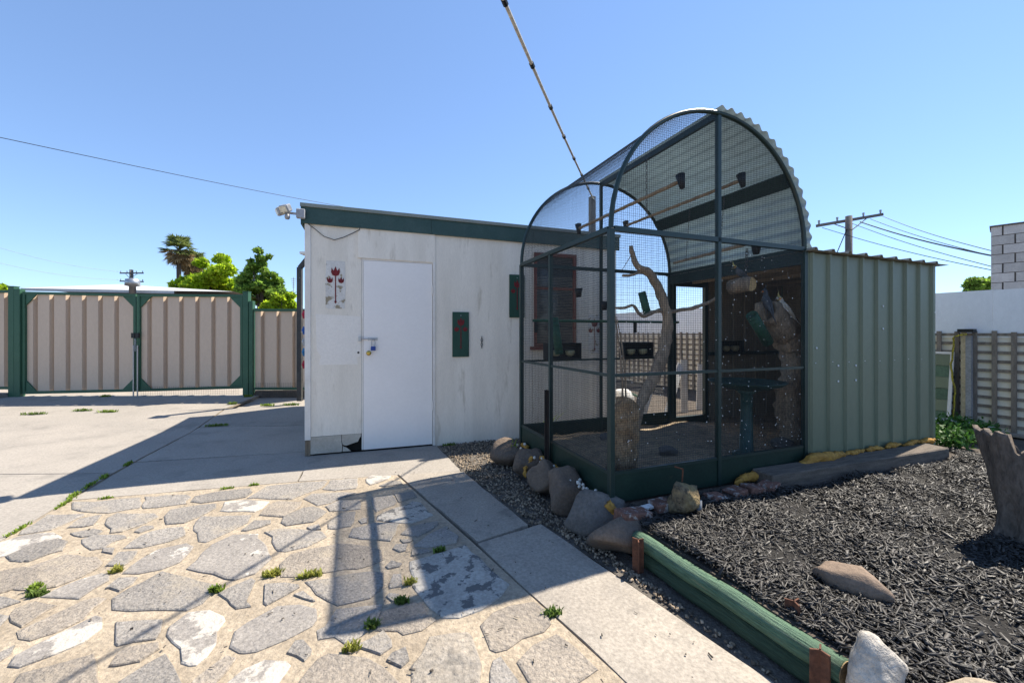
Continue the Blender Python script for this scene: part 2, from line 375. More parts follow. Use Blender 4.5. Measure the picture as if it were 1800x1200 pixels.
m_plaque = mat('plaque_green', (0.02, 0.062, 0.043), (0.028, 0.078, 0.055), 12, 0.6, 0.15, 50, 0.1, 60, stretch=(1, 1, .2))
m_winfr = mat('window_frame_red', (0.20, 0.045, 0.03), (0.14, 0.035, 0.025), 8, 0.65, 0.1)
m_glass = mat('dark_glass', (0.03, 0.035, 0.04), (0.045, 0.05, 0.055), 3, 0.08, 0.0, spec=0.6)
m_black = mat('black_plastic', (0.015, 0.016, 0.017), None, 10, 0.5, 0.0)
m_peel = mat('peeling_paint', (0.68, 0.65, 0.60), (0.60, 0.57, 0.52), 8, 0.8, 0.2, 40, 0.1, 50, patch=((0.30, 0.25, 0.17), 14, 0.575, 0.04))
shed = thing('garden_shed', 'white weathered sheet-clad shed with dark green fascia and plain white door', 'shed', (-2.119, 4.257, 0), TH_S)
SW = WM[shed]
def S(a, b, z): return SW @ Vector((a, b, z))
LEN, DEP = 3.68, 2.8
# front sheets; the first one is cracked and broken away at the foot beside the door
p1 = [(.03,.191),(.536,.191),(.536,2.40),(.03,2.40)]
MB().wall_prism(p1, 0, .008).build('wall_sheet', m_wall, shed)
MB().wall_prism([(.03,.012),(.34,.012),(.345,.07),(.337,.12),(.335,.188),(.03,.187)], -.002, .008).build('wall_base_strip', m_wall2, shed)
MB().wall_prism([(.340,.188),(.341,.125),(.35,.085),(.385,.072),(.44,.09),(.50,.105),(.515,.14),(.53,.16),(.53,.188)], -.001, .008).build('wall_base_strip', m_wall2, shed)
MB().wall_prism([(.348,.012),(.43,.012),(.39,.05),(.352,.07)], 0, .008).build('broken_sheet_piece', m_wall2, shed)
MB().wall_prism([(.12,.93),(.50,.93),(.49,1.0),(.525,1.02),(.53,1.44),(.09,1.46),(.10,1.08),(.14,1.02)], -.0015, .006).build('repainted_patch', m_wallw, shed)
MB().wall_prism([(1.315,-.05),(2.50,-.05),(2.50,2.40),(1.315,2.40)], 0, .008).build('wall_sheet', m_wall, shed)
# sheet with the window opening: four strips round it
for (a0, a1, z0, z1) in ((2.503,2.52,-.05,2.40),(3.09,3.68,-.05,2.40)):
    MB().wall_prism([(a0,z0),(a1,z0),(a1,z1),(a0,z1)], 0, .008).build('wall_sheet', m_wall, shed)
for (z0, z1) in ((-.05,1.10),(2.25,2.40)):
    MB().wall_prism([(2.52,z0),(3.09,z0),(3.09,z1),(2.52,z1)], 0, .008).build('wall_sheet', m_wall, shed)
MB().wall_prism([(.50,2.065),(1.318,2.055),(1.318,2.40),(.50,2.40)], -.012, -.001).build('header_sheet', m_wall, shed)
MB().box(-.012,.045,-.012,.05,.16,2.40).build('corner_trim', m_trimw, shed, bevel=.004)
MB().box(-.008,.04,-.008,.05,.0,.157).build('corner_stud', mat('old_wood', (.25,.19,.13), (.14,.11,.08), 8, .9, .4, 40, .3, 50, stretch=(4,4,.6)), shed)
MB().box(0,.008,.05,DEP,-.02,2.42).build('wall_side', m_wall, shed)
MB().box(LEN-.008,LEN,.01,DEP,-.05,2.42).build('wall_side', m_wall, shed)
MB().box(0,LEN,DEP-.008,DEP,-.05,2.42).build('wall_rear', m_wall, shed)
MB().box(.5,1.32,.06,.07,.0,2.06).build('door_gap_shade', m_dark, shed)  # added dark sheet that paints the shade behind the door gaps
MB().box(.40,.55,.05,.06,0,.3).build('wall_hole_shade', m_dark, shed)  # dark sheet painting the shade behind the broken foot of the wall
# roof, fascia
MB().add([(-.05,-.04,2.575),(LEN+.04,-.04,2.535),(LEN+.04,DEP+.08,2.46),(-.05,DEP+.08,2.50),(-.05,-.04,2.59),(LEN+.04,-.04,2.55),(LEN+.04,DEP+.08,2.475),(-.05,DEP+.08,2.515)],
         [(3,2,1,0),(4,5,6,7),(0,1,5,4),(1,2,6,5),(2,3,7,6),(3,0,4,7)]).build('roof', m_roofcap, shed)
fas = None
for a0, a1 in ((-.045,1.27),(1.273,2.5),(2.503,LEN+.035)):
    z = lambda a: 2.575 - .04 * a / LEN
    MB().add([(a0,-.03,z(a0)-.19),(a1,-.03,z(a1)-.19),(a1,-.004,z(a1)-.19),(a0,-.004,z(a0)-.19),(a0,-.03,z(a0)-.022),(a1,-.03,z(a1)-.022),(a1,-.004,z(a1)-.022),(a0,-.004,z(a0)-.022)],
             [(3,2,1,0),(4,5,6,7),(0,1,5,4),(1,2,6,5),(2,3,7,6),(3,0,4,7)]).build('fascia_board', m_fascia, shed)
z0, z1 = 2.575, 2.535
MB().bar((-.05,-.036,z0-.005),(LEN+.04,-.036,z1-.005),.022,.034).build('roof_capping', m_roofcap, shed)
MB().bar((-.036,-.02,2.47),(-.036,DEP,2.42),.022,.19).build('fascia_board', m_fascia, shed)
# door
door = MB().box(.556,1.287,-.004,.035,.012,2.04).build('door', m_door, shed, bevel=.002)
MB().box(1.291,1.318,-.014,.045,.0,2.055).build('door_jamb', m_trimw, shed)
MB().box(.538,.5535,.003,.045,.012,2.06).build('door_jamb', m_trimw, shed)
MB().box(.53,1.315,.0,.04,2.042,2.062).build('door_head', m_trimw, shed)
for z in (.40, 1.70):
    MB().tube([(1.289,-.012,z),(1.289,-.012,z+.10)], .009, 8).build('hinge', m_trimw, door)
MB().box(.60,.70,-.012,-.004,1.185,1.215).tube([(.54,-.016,1.20),(.69,-.016,1.20)], .006, 6).build('slide_bolt', m_steel, door)
MB().box(.505,.532,-.02,.0,1.175,1.225).build('bolt_keeper', m_steel, shed)
MB().tube([(.61,-.03,1.05),(.61,-.045,1.05),(.61,-.055,1.05),(.61,-.06,1.05)], [.012,.026,.026,.015], 12).build('door_knob', m_brass, door, smooth=True)
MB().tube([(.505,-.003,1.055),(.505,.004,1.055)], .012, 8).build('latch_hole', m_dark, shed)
# window behind the aviary
win = MB().box(2.52,2.555,-.02,.03,1.10,2.25).box(3.055,3.09,-.02,.03,1.10,2.25).box(2.555,3.055,-.02,.03,2.21,2.25).box(2.555,3.055,-.02,.03,1.10,1.14).build('window', m_winfr, shed)
MB().box(2.555,3.055,.012,.018,1.14,2.21).build('pane', m_glass, win)
MB().box(2.555,3.055,-.008,.010,1.80,1.83).build('glazing_bar', m_winfr, win)
MB().box(2.46,3.13,-.06,-.021,1.06,1.10).build('sill', m_winfr, win)
# fading painted tulip panels left on the wall
def tulip_head(mb, a, z, s, y):
    pts = [(0,0),(.30,.12),(.42,.42),(.36,.85),(.18,.55),(0,1.0),(-.18,.55),(-.36,.85),(-.42,.42),(-.30,.12)]
    mb.wall_prism([(a + x * s, z + q * s) for x, q in pts], y - .0025, y)
def tulip(a, z0, z1, y):
    mb = MB(); h = z1 - z0
    tulip_head(mb, a, z0 + .72 * h, .26 * h, y); tulip_head(mb, a - .085 * h * 1.6, z0 + .54 * h, .17 * h, y); tulip_head(mb, a + .085 * h * 1.6, z0 + .54 * h, .17 * h, y)
    mb.box(a - .010 * h * 1.3, a + .010 * h * 1.3, y - .0025, y, z0 + .07 * h, z0 + .72 * h)
    mb.wall_prism([(a, z0), (a + .035 * h, z0 + .055 * h), (a, z0 + .09 * h), (a - .035 * h, z0 + .055 * h)], y - .0025, y)
    return mb
pl = MB().wall_prism([(.185,1.53),(.21,1.515),(.37,1.52),(.378,1.75),(.372,2.015),(.29,2.02),(.19,2.018),(.182,1.8)], -.0025, .004).build('peeling_panel', m_peel, shed)
tulip(.28, 1.57, 1.97, -.003).build('painted_tulip', m_red, pl)
pl = MB().wall_prism([(3.27,1.0),(3.45,1.0),(3.45,1.5),(3.27,1.5)], -.0025, .004).build('peeling_panel', m_peel, shed)
tulip(3.36, 1.04, 1.46, -.003).build('painted_tulip', m_red, pl)
# wall cable from the light to the fascia
cab = [(.0,-.016,2.40),(.09,-.018,2.33),(.17,-.018,2.265),(.27,-.018,2.235),(.36,-.018,2.27),(.45,-.018,2.32),(.515,-.018,2.36),(.525,-.03,2.40)]
MB().tube(cab, .004, 6).build('light_cable', m_black, shed)
# ------------------------------------------------ things on the shed
def plaque(a0, z0, label):
    t = thing('tulip_plaque', label, 'plaque', S(a0 + .096, -.02, z0), TH_S)
    b = MB().box(-.096,.096,.0,.018,0,.515).build('board', m_plaque, t, bevel=.003)
    tulip(0, .09, .46, -.001).build('tulip', m_red, b)
    MB().tube([(0,-.004,.475),(0,.002,.475)], .006, 6).build('screw', m_steel, t)
plaque(1.514, .99, 'dark green plaque with red tulip, between shed door and hanging chain')
plaque(2.20, 1.45, 'dark green tulip plaque partly behind the aviary post, beside the shed window')
def chain(mb, p, q, n, r, w=.0025):
    p, q = Vector(p), Vector(q)
    for i in range(n):
        c = p.lerp(q, (i + .5) / n); d = (q - p).normalized(); L = (q - p).length / n * .66
        s = Vector((1, 0, 0)) if i % 2 else Vector((0, 1, 0)); s = (s - d * s.dot(d)).normalized()
        mb.tube([c + d * L * math.cos(t) + s * r * math.sin(t) for t in [k * math.pi / 4 for k in range(9)]], w, 4, cap=False)
    return mb
tag(chain(MB(), S(1.86,-.012,1.22), S(1.86,-.012,1.09), 5, .011, .003).build('wall_chain', m_black), 'short black chain hanging on the shed wall beside a tulip plaque', 'chain')
pk = thing('padlock', 'blue padlock hanging from the white door bolt', 'padlock', S(.655,-.03,1.075), TH_S)
MB().box(-.024,.024,-.011,.011,0,.045).build('body', m_blue, pk, bevel=.004)
MB().tube([(-.016,0,.04),(-.016,0,.10),(-.008,0,.115),(.008,0,.115),(.016,0,.10),(.016,0,.04)], .0045, 6).build('shackle', m_steel, pk)
m_lens = mat('lamp_lens', (0.62, 0.58, 0.46), (0.52, 0.48, 0.38), 20, 0.3, 0.0)
m_lampw = mat('lamp_grey', (0.35, 0.36, 0.38), None, 20, 0.5, 0.0)
fl = thing('floodlight', 'twin-head sensor floodlight fixed at the shed roof corner', 'floodlight', S(-.06, -.05, 2.40), TH_S)
MB().box(-.02,.06,-.035,.012,.02,.115).build('mount', m_lampw, fl, bevel=.006)
for k, (x, y, z, rz, rx) in enumerate(((-.11,-.05,.10,-40,30),(-.17,.02,.085,-75,25),(-.13,-.0,.09,-55,28))):
    M = Matrix.Translation((x, y, z)) @ Matrix.Rotation(R(rz), 4, 'Z') @ Matrix.Rotation(R(rx), 4, 'X')
    hd = MB().box(-.055,.055,-.03,.03,-.035,.035).xf(M).build('lamp_head', m_lampw, fl, bevel=.008)
    MB().box(-.046,.046,-.036,-.031,-.028,.028).xf(M).build('lens', m_lens, hd)
MB().bar((0,-.02,.06),(-.14,-.01,.07),.02).build('arm', m_lampw, fl)
MB().tube([(-.10,-.02,.0),(-.10,-.02,.02),(-.10,-.02,.05)], [.018,.026,.022], 10).build('sensor', m_lampw, fl, smooth=True)
# mast on the roof and the service cable
m_post = mat('grey_timber', (0.25, 0.23, 0.21), (0.16, 0.15, 0.135), 6, 0.9, 0.4, 40, 0.25, 60, stretch=(5, 5, .5))
mast = P(1041, 350, 5.3)
tm = thing('roof_mast', 'grey timber mast on the shed roof carrying the overhead cable', 'mast', (mast.x, mast.y, 2.52), TH_S)
MB().box(-.035,.035,-.035,.035,0,mast.z-2.52+.03).build('post', m_post, tm, bevel=.004)
MB().tube([(0,-.04,mast.z-2.54),(0,-.07,mast.z-2.54)], .012, 8).build('hook', m_steel, tm)
m_cable = mat('cable_sheath', (0.55, 0.52, 0.46), (0.42, 0.39, 0.34), 30, 0.6, 0.0)
c0 = Vector((mast.x, mast.y - .07, mast.z - .02)); c1 = Vector((-.86 / 2.76 * 2.2 + .16, .34, 2.80)); pts = []
c2 = c0 + (Vector((.16, 2.54, 2.85)) - c0) * 2.1
for i in range(25):
    t = i / 24; p = c0.lerp(c2, t); p.z += -.06 * math.sin(math.pi * min(1, t * 1.1)) + .06 * t; pts.append(p)
oc = thing('overhead_cable', 'pale twisted service cable with dark clips running from the roof mast overhead', 'cable', tuple(c0))
MB().tube(pts, .010, 8).build('cable_core', m_cable, oc, local=False, smooth=True)
for i in range(2, 24, 2):
    d = (pts[i+1] - pts[i-1]).normalized(); MB().tube([pts[i] - d * .018, pts[i] + d * .018], .0145, 8).build('clip', m_black, oc, local=False)
w = []
a, b = P(-260, 186, 7.5), P(900, 402, 24)
for i in range(31):
    t = i / 30; p = a.lerp(b, t); p.z -= .35 * math.sin(math.pi * t); w.append(p)
tag(MB().tube(w, .008, 5).build('overhead_wire', m_black), 'thin black overhead wire crossing the sky to behind the shed', 'wire')
# ================================================================ aviary (wire cage with barrel roof) and its steel shelter
TH_C = R(21.04); CX, CY = .637, 2.6625
CW, CL = 1.8306, 1.5134
ZB, ZT, ZM, ZR = .165, .355, .986, 1.933          # base, tray top, middle rail, top rail
RAD = CW / 2
m_frame = mat('aviary_green', (0.008, 0.024, 0.021), (0.012, 0.031, 0.026), 6, 0.42, 0.04, 60, 0.15, 60, spec=0.5)
m_tray = mat('aviary_tray_green', (0.009, 0.025, 0.018), (0.014, 0.034, 0.024), 4, 0.5, 0.06, 30, 0.2, 50, patch=((0.06, 0.055, 0.035), 5, 0.66, 0.08))
m_wire = mat('aviary_wire', (0.035, 0.038, 0.037), None, 20, 0.5, 0.0)
m_poly = mat('roof_sheet_grey', (0.42, 0.50, 0.53), (0.36, 0.43, 0.46), 3, 0.5, 0.04, 30, 0.1, 40, trans=0.40)
av = thing('aviary', 'dark green wire-mesh bird aviary with arched roof beside the white shed', 'aviary', (CX, CY, 0), TH_C)
AW = WM[av]
def A(a, b, z): return AW @ Vector((a, b, z))
def bars(name, lst, w, h=None, mt=m_frame, parent=av):
    for p, q in lst: MB().bar(p, q, w, h).build(name, mt, parent)
# posts
MB().box(-.019,.019,-.019,.019,ZB,ZR).build('corner_post', m_frame, av, bevel=.003)
bars('corner_post', [((CW,0,ZB),(CW,0,ZR)),((0,CL,ZB),(0,CL,ZR)),((CW,CL,ZB),(CW,CL,ZR))], .034)
yh = CW / 2
MB().box(yh-.015,yh+.015,-.015,.015,ZB,ZR+RAD-.02).build('centre_post', m_frame, av)
MB().box(yh-.013,yh+.013,CL-.013,CL+.013,ZB,ZR+RAD-.02).build('centre_post', m_frame, av)
MB().box(-.015,.015,CL*.575-.015,CL*.575+.015,ZB,ZR).build('side_post', m_frame, av)
# rails: front, left side, rear
for z, w in ((ZR, .03), (ZM, .02), (ZT, .02)):
    for p, q in (((.02,0,z),(CW-.018,0,z)),((0,.02,z),(0,CL-.018,z)),((.018,CL,z),(CW-.018,CL,z))):
        MB().bar(p, q, w, w if z != ZR else .034).build('rail', m_frame, av)
MB().bar((CW,.018,ZR),(CW,CL-.018,ZR),.03,.034).build('rail', m_frame, av)
# tray panels round the foot
for (x0,x1,y0,y1) in ((.02,yh-.016,-.006,.006),(yh+.016,CW-.018,-.006,.006),(-.006,.006,.02,CL*.575-.016),(-.006,.006,CL*.575+.016,CL-.018),(.018,CW-.018,CL-.006,CL+.006)):
    MB().box(x0,x1,y0,y1,ZB,ZT-.011).build('tray_panel', m_tray, av)
# hoops
def hoop(b, r, rad=.017):
    return [(yh - math.cos(t) * r, b, ZR + math.sin(t) * r) for t in [math.pi * k / 40 for k in range(41)]]
for b in (0, CL):
    MB().tube(hoop(b, RAD), .0165, 8, cap=False).build('hoop', m_frame, av, smooth=True)
MB().bar((yh,.0,ZR+RAD-.012),(yh,CL,ZR+RAD-.012),.03,.045).build('ridge_purlin', m_frame, av)
ph = R(36)
MB().bar((yh+math.cos(ph)*(RAD-.02),.01,ZR+math.sin(ph)*(RAD-.02)),(yh+math.cos(ph)*(RAD-.02),CL-.01,ZR+math.sin(ph)*(RAD-.02)),.03,.12,up=(-math.sin(ph),0,math.cos(ph))).build('roof_purlin', mat('purlin_green', (.022,.042,.036), None, 8, .6, .05), av)
MB().box(CW-.012,CW+.012,.02,CL-.02,ZR-.12,ZR-.018).build('eaves_board', m_frame, av)
# wire mesh, one part for each face (16 mm squares)
PW = .016; WR = .0010
def wire(mb, pts):
    k = len(mb.v); m = len(pts); pts = [Vector(p) for p in pts]
    d = (pts[-1] - pts[0]).normalized(); up = Vector((0, 0, 1)) if abs(d.z) < .9 else Vector((1, 0, 0))
    x = d.cross(up).normalized() * WR; y = d.cross(x).normalized() * WR
    for p in pts: mb.v += [tuple(p + x), tuple(p - x * .5 + y * .87), tuple(p - x * .5 - y * .87)]
    for i in range(m - 1):
        for j in range(3): mb.f.append((k+3*i+j, k+3*i+(j+1) % 3, k+3*i+3+(j+1) % 3, k+3*i+3+j))
def mesh_rect(fn, u0, u1, v0, v1, name='mesh_panel'):
    mb = MB(); u = u0
    while u <= u1: wire(mb, [fn(u, v0), fn(u, v1)]); u += PW
    v = v0
    while v <= v1: wire(mb, [fn(u0, v), fn(u1, v)]); v += PW
    return tag(mb.build(name, m_wire, av), kind='stuff')
mesh_rect(lambda u, v: (u, -.004, v), .01, CW-.01, ZT, ZR)
mesh_rect(lambda u, v: (-.004, u, v), .01, CL-.01, ZT, ZR)
mesh_rect(lambda u, v: (u, CL+.004, v), .01, CW-.01, ZT, ZR)
for b in (-.004, CL + .004):                       # arched tympanum
    mb = MB(); x = .012
    while x < CW - .01:
        hgt = math.sqrt(max(0, RAD**2 - (x - yh)**2)); wire(mb, [(x, b, ZR), (x, b, ZR + hgt)]); x += PW
    z = PW
    while z < RAD - .01:
        hw = math.sqrt(RAD**2 - z*z); wire(mb, [(yh - hw, b, ZR + z), (yh + hw, b, ZR + z)]); z += PW
    tag(mb.build('mesh_panel', m_wire, av), kind='stuff')
mb = MB(); n = int(RAD * math.pi / 2 / PW)          # mesh over the left half of the barrel
for i in range(n + 1):
    t = math.pi / 2 * i / n; wire(mb, [(yh - math.cos(t) * RAD, 0, ZR + math.sin(t) * RAD), (yh - math.cos(t) * RAD, CL, ZR + math.sin(t) * RAD)])
b = 0.0
while b <= CL:
    wire(mb, [(yh - math.cos(t) * RAD, b, ZR + math.sin(t) * RAD) for t in [math.pi / 2 * k / 14 for k in range(15)]]); b += PW
tag(mb.build('mesh_panel', m_wire, av), kind='stuff')
# corrugated sheet over the right half
mb = MB(); n = 16 * 8; rows = (-.035, CL * .5, CL + .04)
for b in rows:
    for i in range(n + 1):
        t = math.pi / 2 * (1 - i / n) - .0; r = RAD + .030 + .014 * math.cos(2 * math.pi * i / 8)
        mb.v.append((yh + math.cos(t) * r, b, ZR + math.sin(t) * r))
for j in range(len(rows) - 1):
    for i in range(n): a = j*(n+1)+i; mb.f.append((a, a+1, a+n+2, a+n+1))
ro = mb.build('roof_sheet', m_poly, av, smooth=True)
md = ro.modifiers.new('thickness', 'SOLIDIFY'); md.thickness = .0015
# litter floor
m_litter = mat('litter_floor', (0.38, 0.29, 0.19), (0.20, 0.155, 0.11), 9, 0.95, 0.9, 40, 0.5, 80, patch=((0.42, 0.36, 0.27), 20, 0.62, 0.05))
mb = MB(); rr = random.Random(3); nx, ny = 36, 22
for j in range(ny + 1):
    for i in range(nx + 1):
        x = .02 + (3.66 - .04) * i / nx; y = .02 + (CL - .04) * j / ny
        mb.v.append((x, y, .235 + .03 * mnoise.noise(Vector((x * 3, y * 3, 0))) + rr.uniform(-.006, .006)))
for j in range(ny):
    for i in range(nx): a = j*(nx+1)+i; mb.f.append((a, a+1, a+nx+2, a+nx+1))
mb.build('litter_floor', m_litter, av, smooth=True)
# straw and droppings on the floor
m_straw = mat('straw', (0.36, 0.28, 0.15), (0.22, 0.17, 0.10), 30, 0.9, 0.0, island=(.5, 1.2))
mb = MB()
for i in range(900):
    x, y = rr.uniform(.05, 2.6), rr.uniform(.05, CL - .05); t = rr.uniform(0, math.pi); L = rr.uniform(.015, .06)
    z = .245 + .03 * mnoise.noise(Vector((x * 3, y * 3, 0))) + rr.uniform(0, .012)
    d = Vector((math.cos(t) * L, math.sin(t) * L, rr.uniform(-.008, .008))); wd = Vector((-math.sin(t), math.cos(t), 0)) * .002
    p = Vector((x, y, z)); mb.add([p - wd, p + wd, p + d + wd, p + d - wd], [(0, 1, 2, 3)])
tag(mb.build('straw_litter', m_straw, av), kind='stuff')
m_drop = mat('droppings', (0.75, 0.74, 0.70), None, 20, 0.8, 0.0)
mb = MB()
for i in range(230):
    x = rr.uniform(.05, CW - .04) if i % 3 else rr.uniform(CW * .5, CW - .04); z = ZT + (rr.random() ** 1.3) * (ZR - ZT - .1) + .02; r = rr.uniform(.0014, .0042)
    mb.tube([(x, -.0068, z), (x + .0003, -.0045, z)], r, 5)
tag(mb.build('droppings', m_drop, av), kind='stuff')
# ------------------------------------------------ steel shelter
SL = 3.677
m_shel = mat('shelter_green', (0.175, 0.20, 0.130), (0.148, 0.172, 0.112), 1.5, 0.42, 0.015, 20, 0.05, 40, stretch=(1, 1, .4), spec=0.45)
m_shin = mat('shelter_inside', (0.33, 0.265, 0.19), (0.26, 0.21, 0.155), 3, 0.7, 0.03, 30, 0.12, 40)
m_screw = mat('screw_white', (0.75, 0.75, 0.73), None, 20, 0.5, 0.0)
sh = thing('steel_shelter', 'olive green ribbed steel shelter joined to the end of the aviary', 'shelter', tuple(A(CW, 0, 0)), TH_C)
W2 = SL - CW - .02
def ribbed(u0, u1, z0, z1, pitch, rib, depth, fn, name, mt, parent, thick=.0012):
    """steel sheet with narrow trapezoid ribs; fn maps (u, out, z)"""
    us = []; u = u0
    prof = [(u0, 0)]
    c = u0 + pitch * .18
    while c < u1 - rib:
        prof += [(c - rib / 2, 0), (c - rib / 4, depth), (c + rib / 4, depth), (c + rib / 2, 0)]; c += pitch
    prof.append((u1, 0)); mb = MB()
    for q, d in prof: mb.v += [fn(q, d, z0), fn(q, d, z1)]
    for i in range(len(prof) - 1): mb.f.append((2*i, 2*i+2, 2*i+3, 2*i+1))
    o = mb.build(name, mt, parent); md = o.modifiers.new('thickness', 'SOLIDIFY'); md.thickness = thick; return o
ribbed(.022, W2, .20, 1.905, .212, .038, .020, lambda u, d, z: (u, -.014 - d, z), 'wall_sheet', m_shel, sh)
ribbed(.0, CL, .20, 1.905, .212, .038, .020, lambda u, d, z: (W2 + d, u, z), 'wall_sheet', m_shel, sh)
ribbed(.56, W2, .20, 1.905, .19, .035, -.018, lambda u, d, z: (u, CL - d, z), 'wall_sheet', m_shin, sh)
MB().box(.024, W2 - .01, -.010, -.006, .2, 1.9).build('wall_lining', m_shin, sh)
MB().box(W2 - .012, W2 - .008, .0, CL - .03, .2, 1.9).build('wall_lining', m_shin, sh)
ribbed(-.02, W2 + .08, -.08, CL + .06, .21, .05, .022, lambda u, d, z: (u, z, 1.915 + d - .004 * (u)), 'roof_sheet', mat('shelter_roof', (.30,.28,.235), (.24,.225,.19), 3, .5, .03), sh)
MB().box(.02, W2, .0, CL - .03, 1.875, 1.90).build('ceiling', m_shin, sh)
for u in (.3, .9, 1.45): MB().box(u, u + .04, .01, CL - .03, 1.835, 1.874).build('rafter', m_shin, sh)
MB().box(.56, W2 - .02, CL - .05, CL - .02, 1.0, 1.04).build('wall_rail', m_frame, sh)
MB().box(.03,.07,CL-.03,CL+.01,.2,1.87).box(.50,.55,CL-.03,CL+.01,.2,1.87).box(.07,.50,CL-.03,CL+.01,1.80,1.87).box(.07,.50,CL-.03,CL+.01,.2,.30).build('rear_doorway_frame', m_frame, sh)
mb = MB(); rr = random.Random(8)
def dot(u, z, r=.006, d=.020): mb.tube([(u, -.014 - d, z), (u, -.019 - d, z)], r, 6)
for u in (.11, .32, .53, .745, .955, 1.17, 1.38, 1.59): dot(u, 1.02 + rr.uniform(-.004, .004), .004, 0)
for u, z in ((.98,1.50),(.98,1.30),(.10,1.14),(.37,.99),(.37,.86),(.60,.985),(.60,.86),(1.79,1.46),(1.79,1.27)): dot(u + .02, z, .009, .001)
mb.build('screws', m_screw, sh)
# ================================================================ things in the aviary
m_wood = mat('perch_wood', (0.36, 0.25, 0.15), (0.24, 0.165, 0.10), 18, 0.85, 0.4, 60, 0.3, 80, stretch=(1, 1, 1))
m_bark = mat('branch_bark', (0.38, 0.285, 0.195), (0.20, 0.152, 0.11), 14, 0.9, 0.7, 50, 0.35, 70, stretch=(1, 1, .3))
m_fibre = mat('fern_fibre', (0.38, 0.265, 0.155), (0.19, 0.13, 0.08), 16, 0.95, 1.0, 45, 0.5, 70, stretch=(1, 1, .4))
m_cut = mat('sawn_end', (0.52, 0.36, 0.17), (0.42, 0.28, 0.13), 12, 0.85, 0.2)
m_gplast = mat('green_plastic', (0.018, 0.075, 0.045), (0.028, 0.10, 0.06), 15, 0.5, 0.1, 60, 0.15, 60)
m_bath = mat('bath_green', (0.018, 0.055, 0.05), (0.035, 0.08, 0.07), 10, 0.4, 0.15, 50, 0.2, 60)
m_cup = mat('feed_cup', (0.34, 0.30, 0.17), (0.24, 0.22, 0.14), 15, 0.5, 0.0)
m_chain = mat('chain_steel', (0.13, 0.125, 0.12), None, 20, 0.5, 0.0, metal=.6)
def wob(pts, k, amt, seed):
    """resample a polyline with k steps per segment and a little wobble"""
    out = []; pts = [Vector(p) for p in pts]
    for i in range(len(pts) - 1):
        p0 = pts[max(i-1, 0)]; p1 = pts[i]; p2 = pts[i+1]; p3 = pts[min(i+2, len(pts)-1)]
        for j in range(k):
            t = j / k
            q = .5 * ((2*p1) + (p2-p0)*t + (2*p0-5*p1+4*p2-p3)*t*t + (3*p1-p0-3*p2+p3)*t**3)
            out.append(q + amt * mnoise.noise_vector(q * 9 + Vector((seed, 0, 0))))
    out.append(pts[-1]); return out
def radii(rs, k):
    out = []
    for i in range(len(rs) - 1):
        for j in range(k): out.append(rs[i] + (rs[i+1] - rs[i]) * j / k)
    return out + [rs[-1]]
def limb(mb, pts, rs, k=5, amt=.006, seed=1, n=9):
    p = wob(pts, k, amt, seed); r = radii(rs, k); rn = random.Random(seed)
    base = len(mb.v); mb.tube(p, r, n)
    for i in range(base, len(mb.v)):
        q = Vector(mb.v[i]); c = p[(i - base) // n]; s = 1 + .28 * mnoise.noise(q * 22 + Vector((seed, 3, 0))); mb.v[i] = tuple(c + (q - c) * s)
    return mb
# rope-wrapped dowel perches fixed front to back with black cups
for a, z, b0, b1, lab in ((.617,2.335,.06,1.50,'brown dowel perch held in black cups, under the open mesh half of the arch'),
                          (1.203,2.42,.06,1.50,'brown dowel perch held in black cups, under the sheeted half of the arch')):
    t = thing('dowel_perch', lab, 'perch', tuple(A(a, b0, z)), TH_C, 'dowel perches across the aviary')
    pts = [Vector((0, s * (b1 - b0) / 24, .0015 * math.sin(s * 2.1))) for s in range(25)]
    MB().tube(pts, [.0135 + .0018 * (k % 2) for k in range(25)], 8).build('dowel', m_wood, t, smooth=True)
    for y in (-.005, b1 - b0 - .02): MB().tube([(0,y-.02,-.055),(0,y-.01,.0),(0,y,.045)], [.018,.026,.034], 10).build('cup', m_black, t, smooth=True)
t = thing('hanging_branch_perch', 'short branch perch hung on thin chains under the corrugated roof', 'perch', tuple(A(1.55, .31, 2.0)), TH_C)
limb(MB(), [(0,0,.012),(0,.3,0),(0,.55,-.006),(0,.83,-.012)], [.017,.015,.014,.012], seed=5).build('branch', m_bark, t, smooth=True)
for y, h in ((.25, .52), (.66, .52)): chain(MB(), (0, y, .01), (0.05, y, h), 16, .006, .0016).build('chain', m_chain, t)
tag(chain(MB(), A(.85,.7,2.78), A(.85,.7,2.28), 18, .007, .002).build('loose_chain', m_chain), 'thin chain hanging free below the aviary ridge', 'chain')
# hanging log with chain
c = P(1313, 500, 3.35)
t = thing('hanging_log', 'short sawn log swing hanging from a chain under the aviary rail', 'log', tuple(c))
MB().tube([(.015,-.03,0),(-.015,.02,.003),(-.07,.12,-.012),(-.075,.125,-.012)], [.058,.062,.06,.05], 14).build('log', m_bark, t, smooth=True)
MB().tube([(.016,-.032,0),(.0165,-.0335,0)], .056, 14).build('sawn_end', m_cut, t)
chain(MB(), (-.005,.01,.06), (.0,.0,.29), 9, .011, .003).build('chain', m_chain, t)
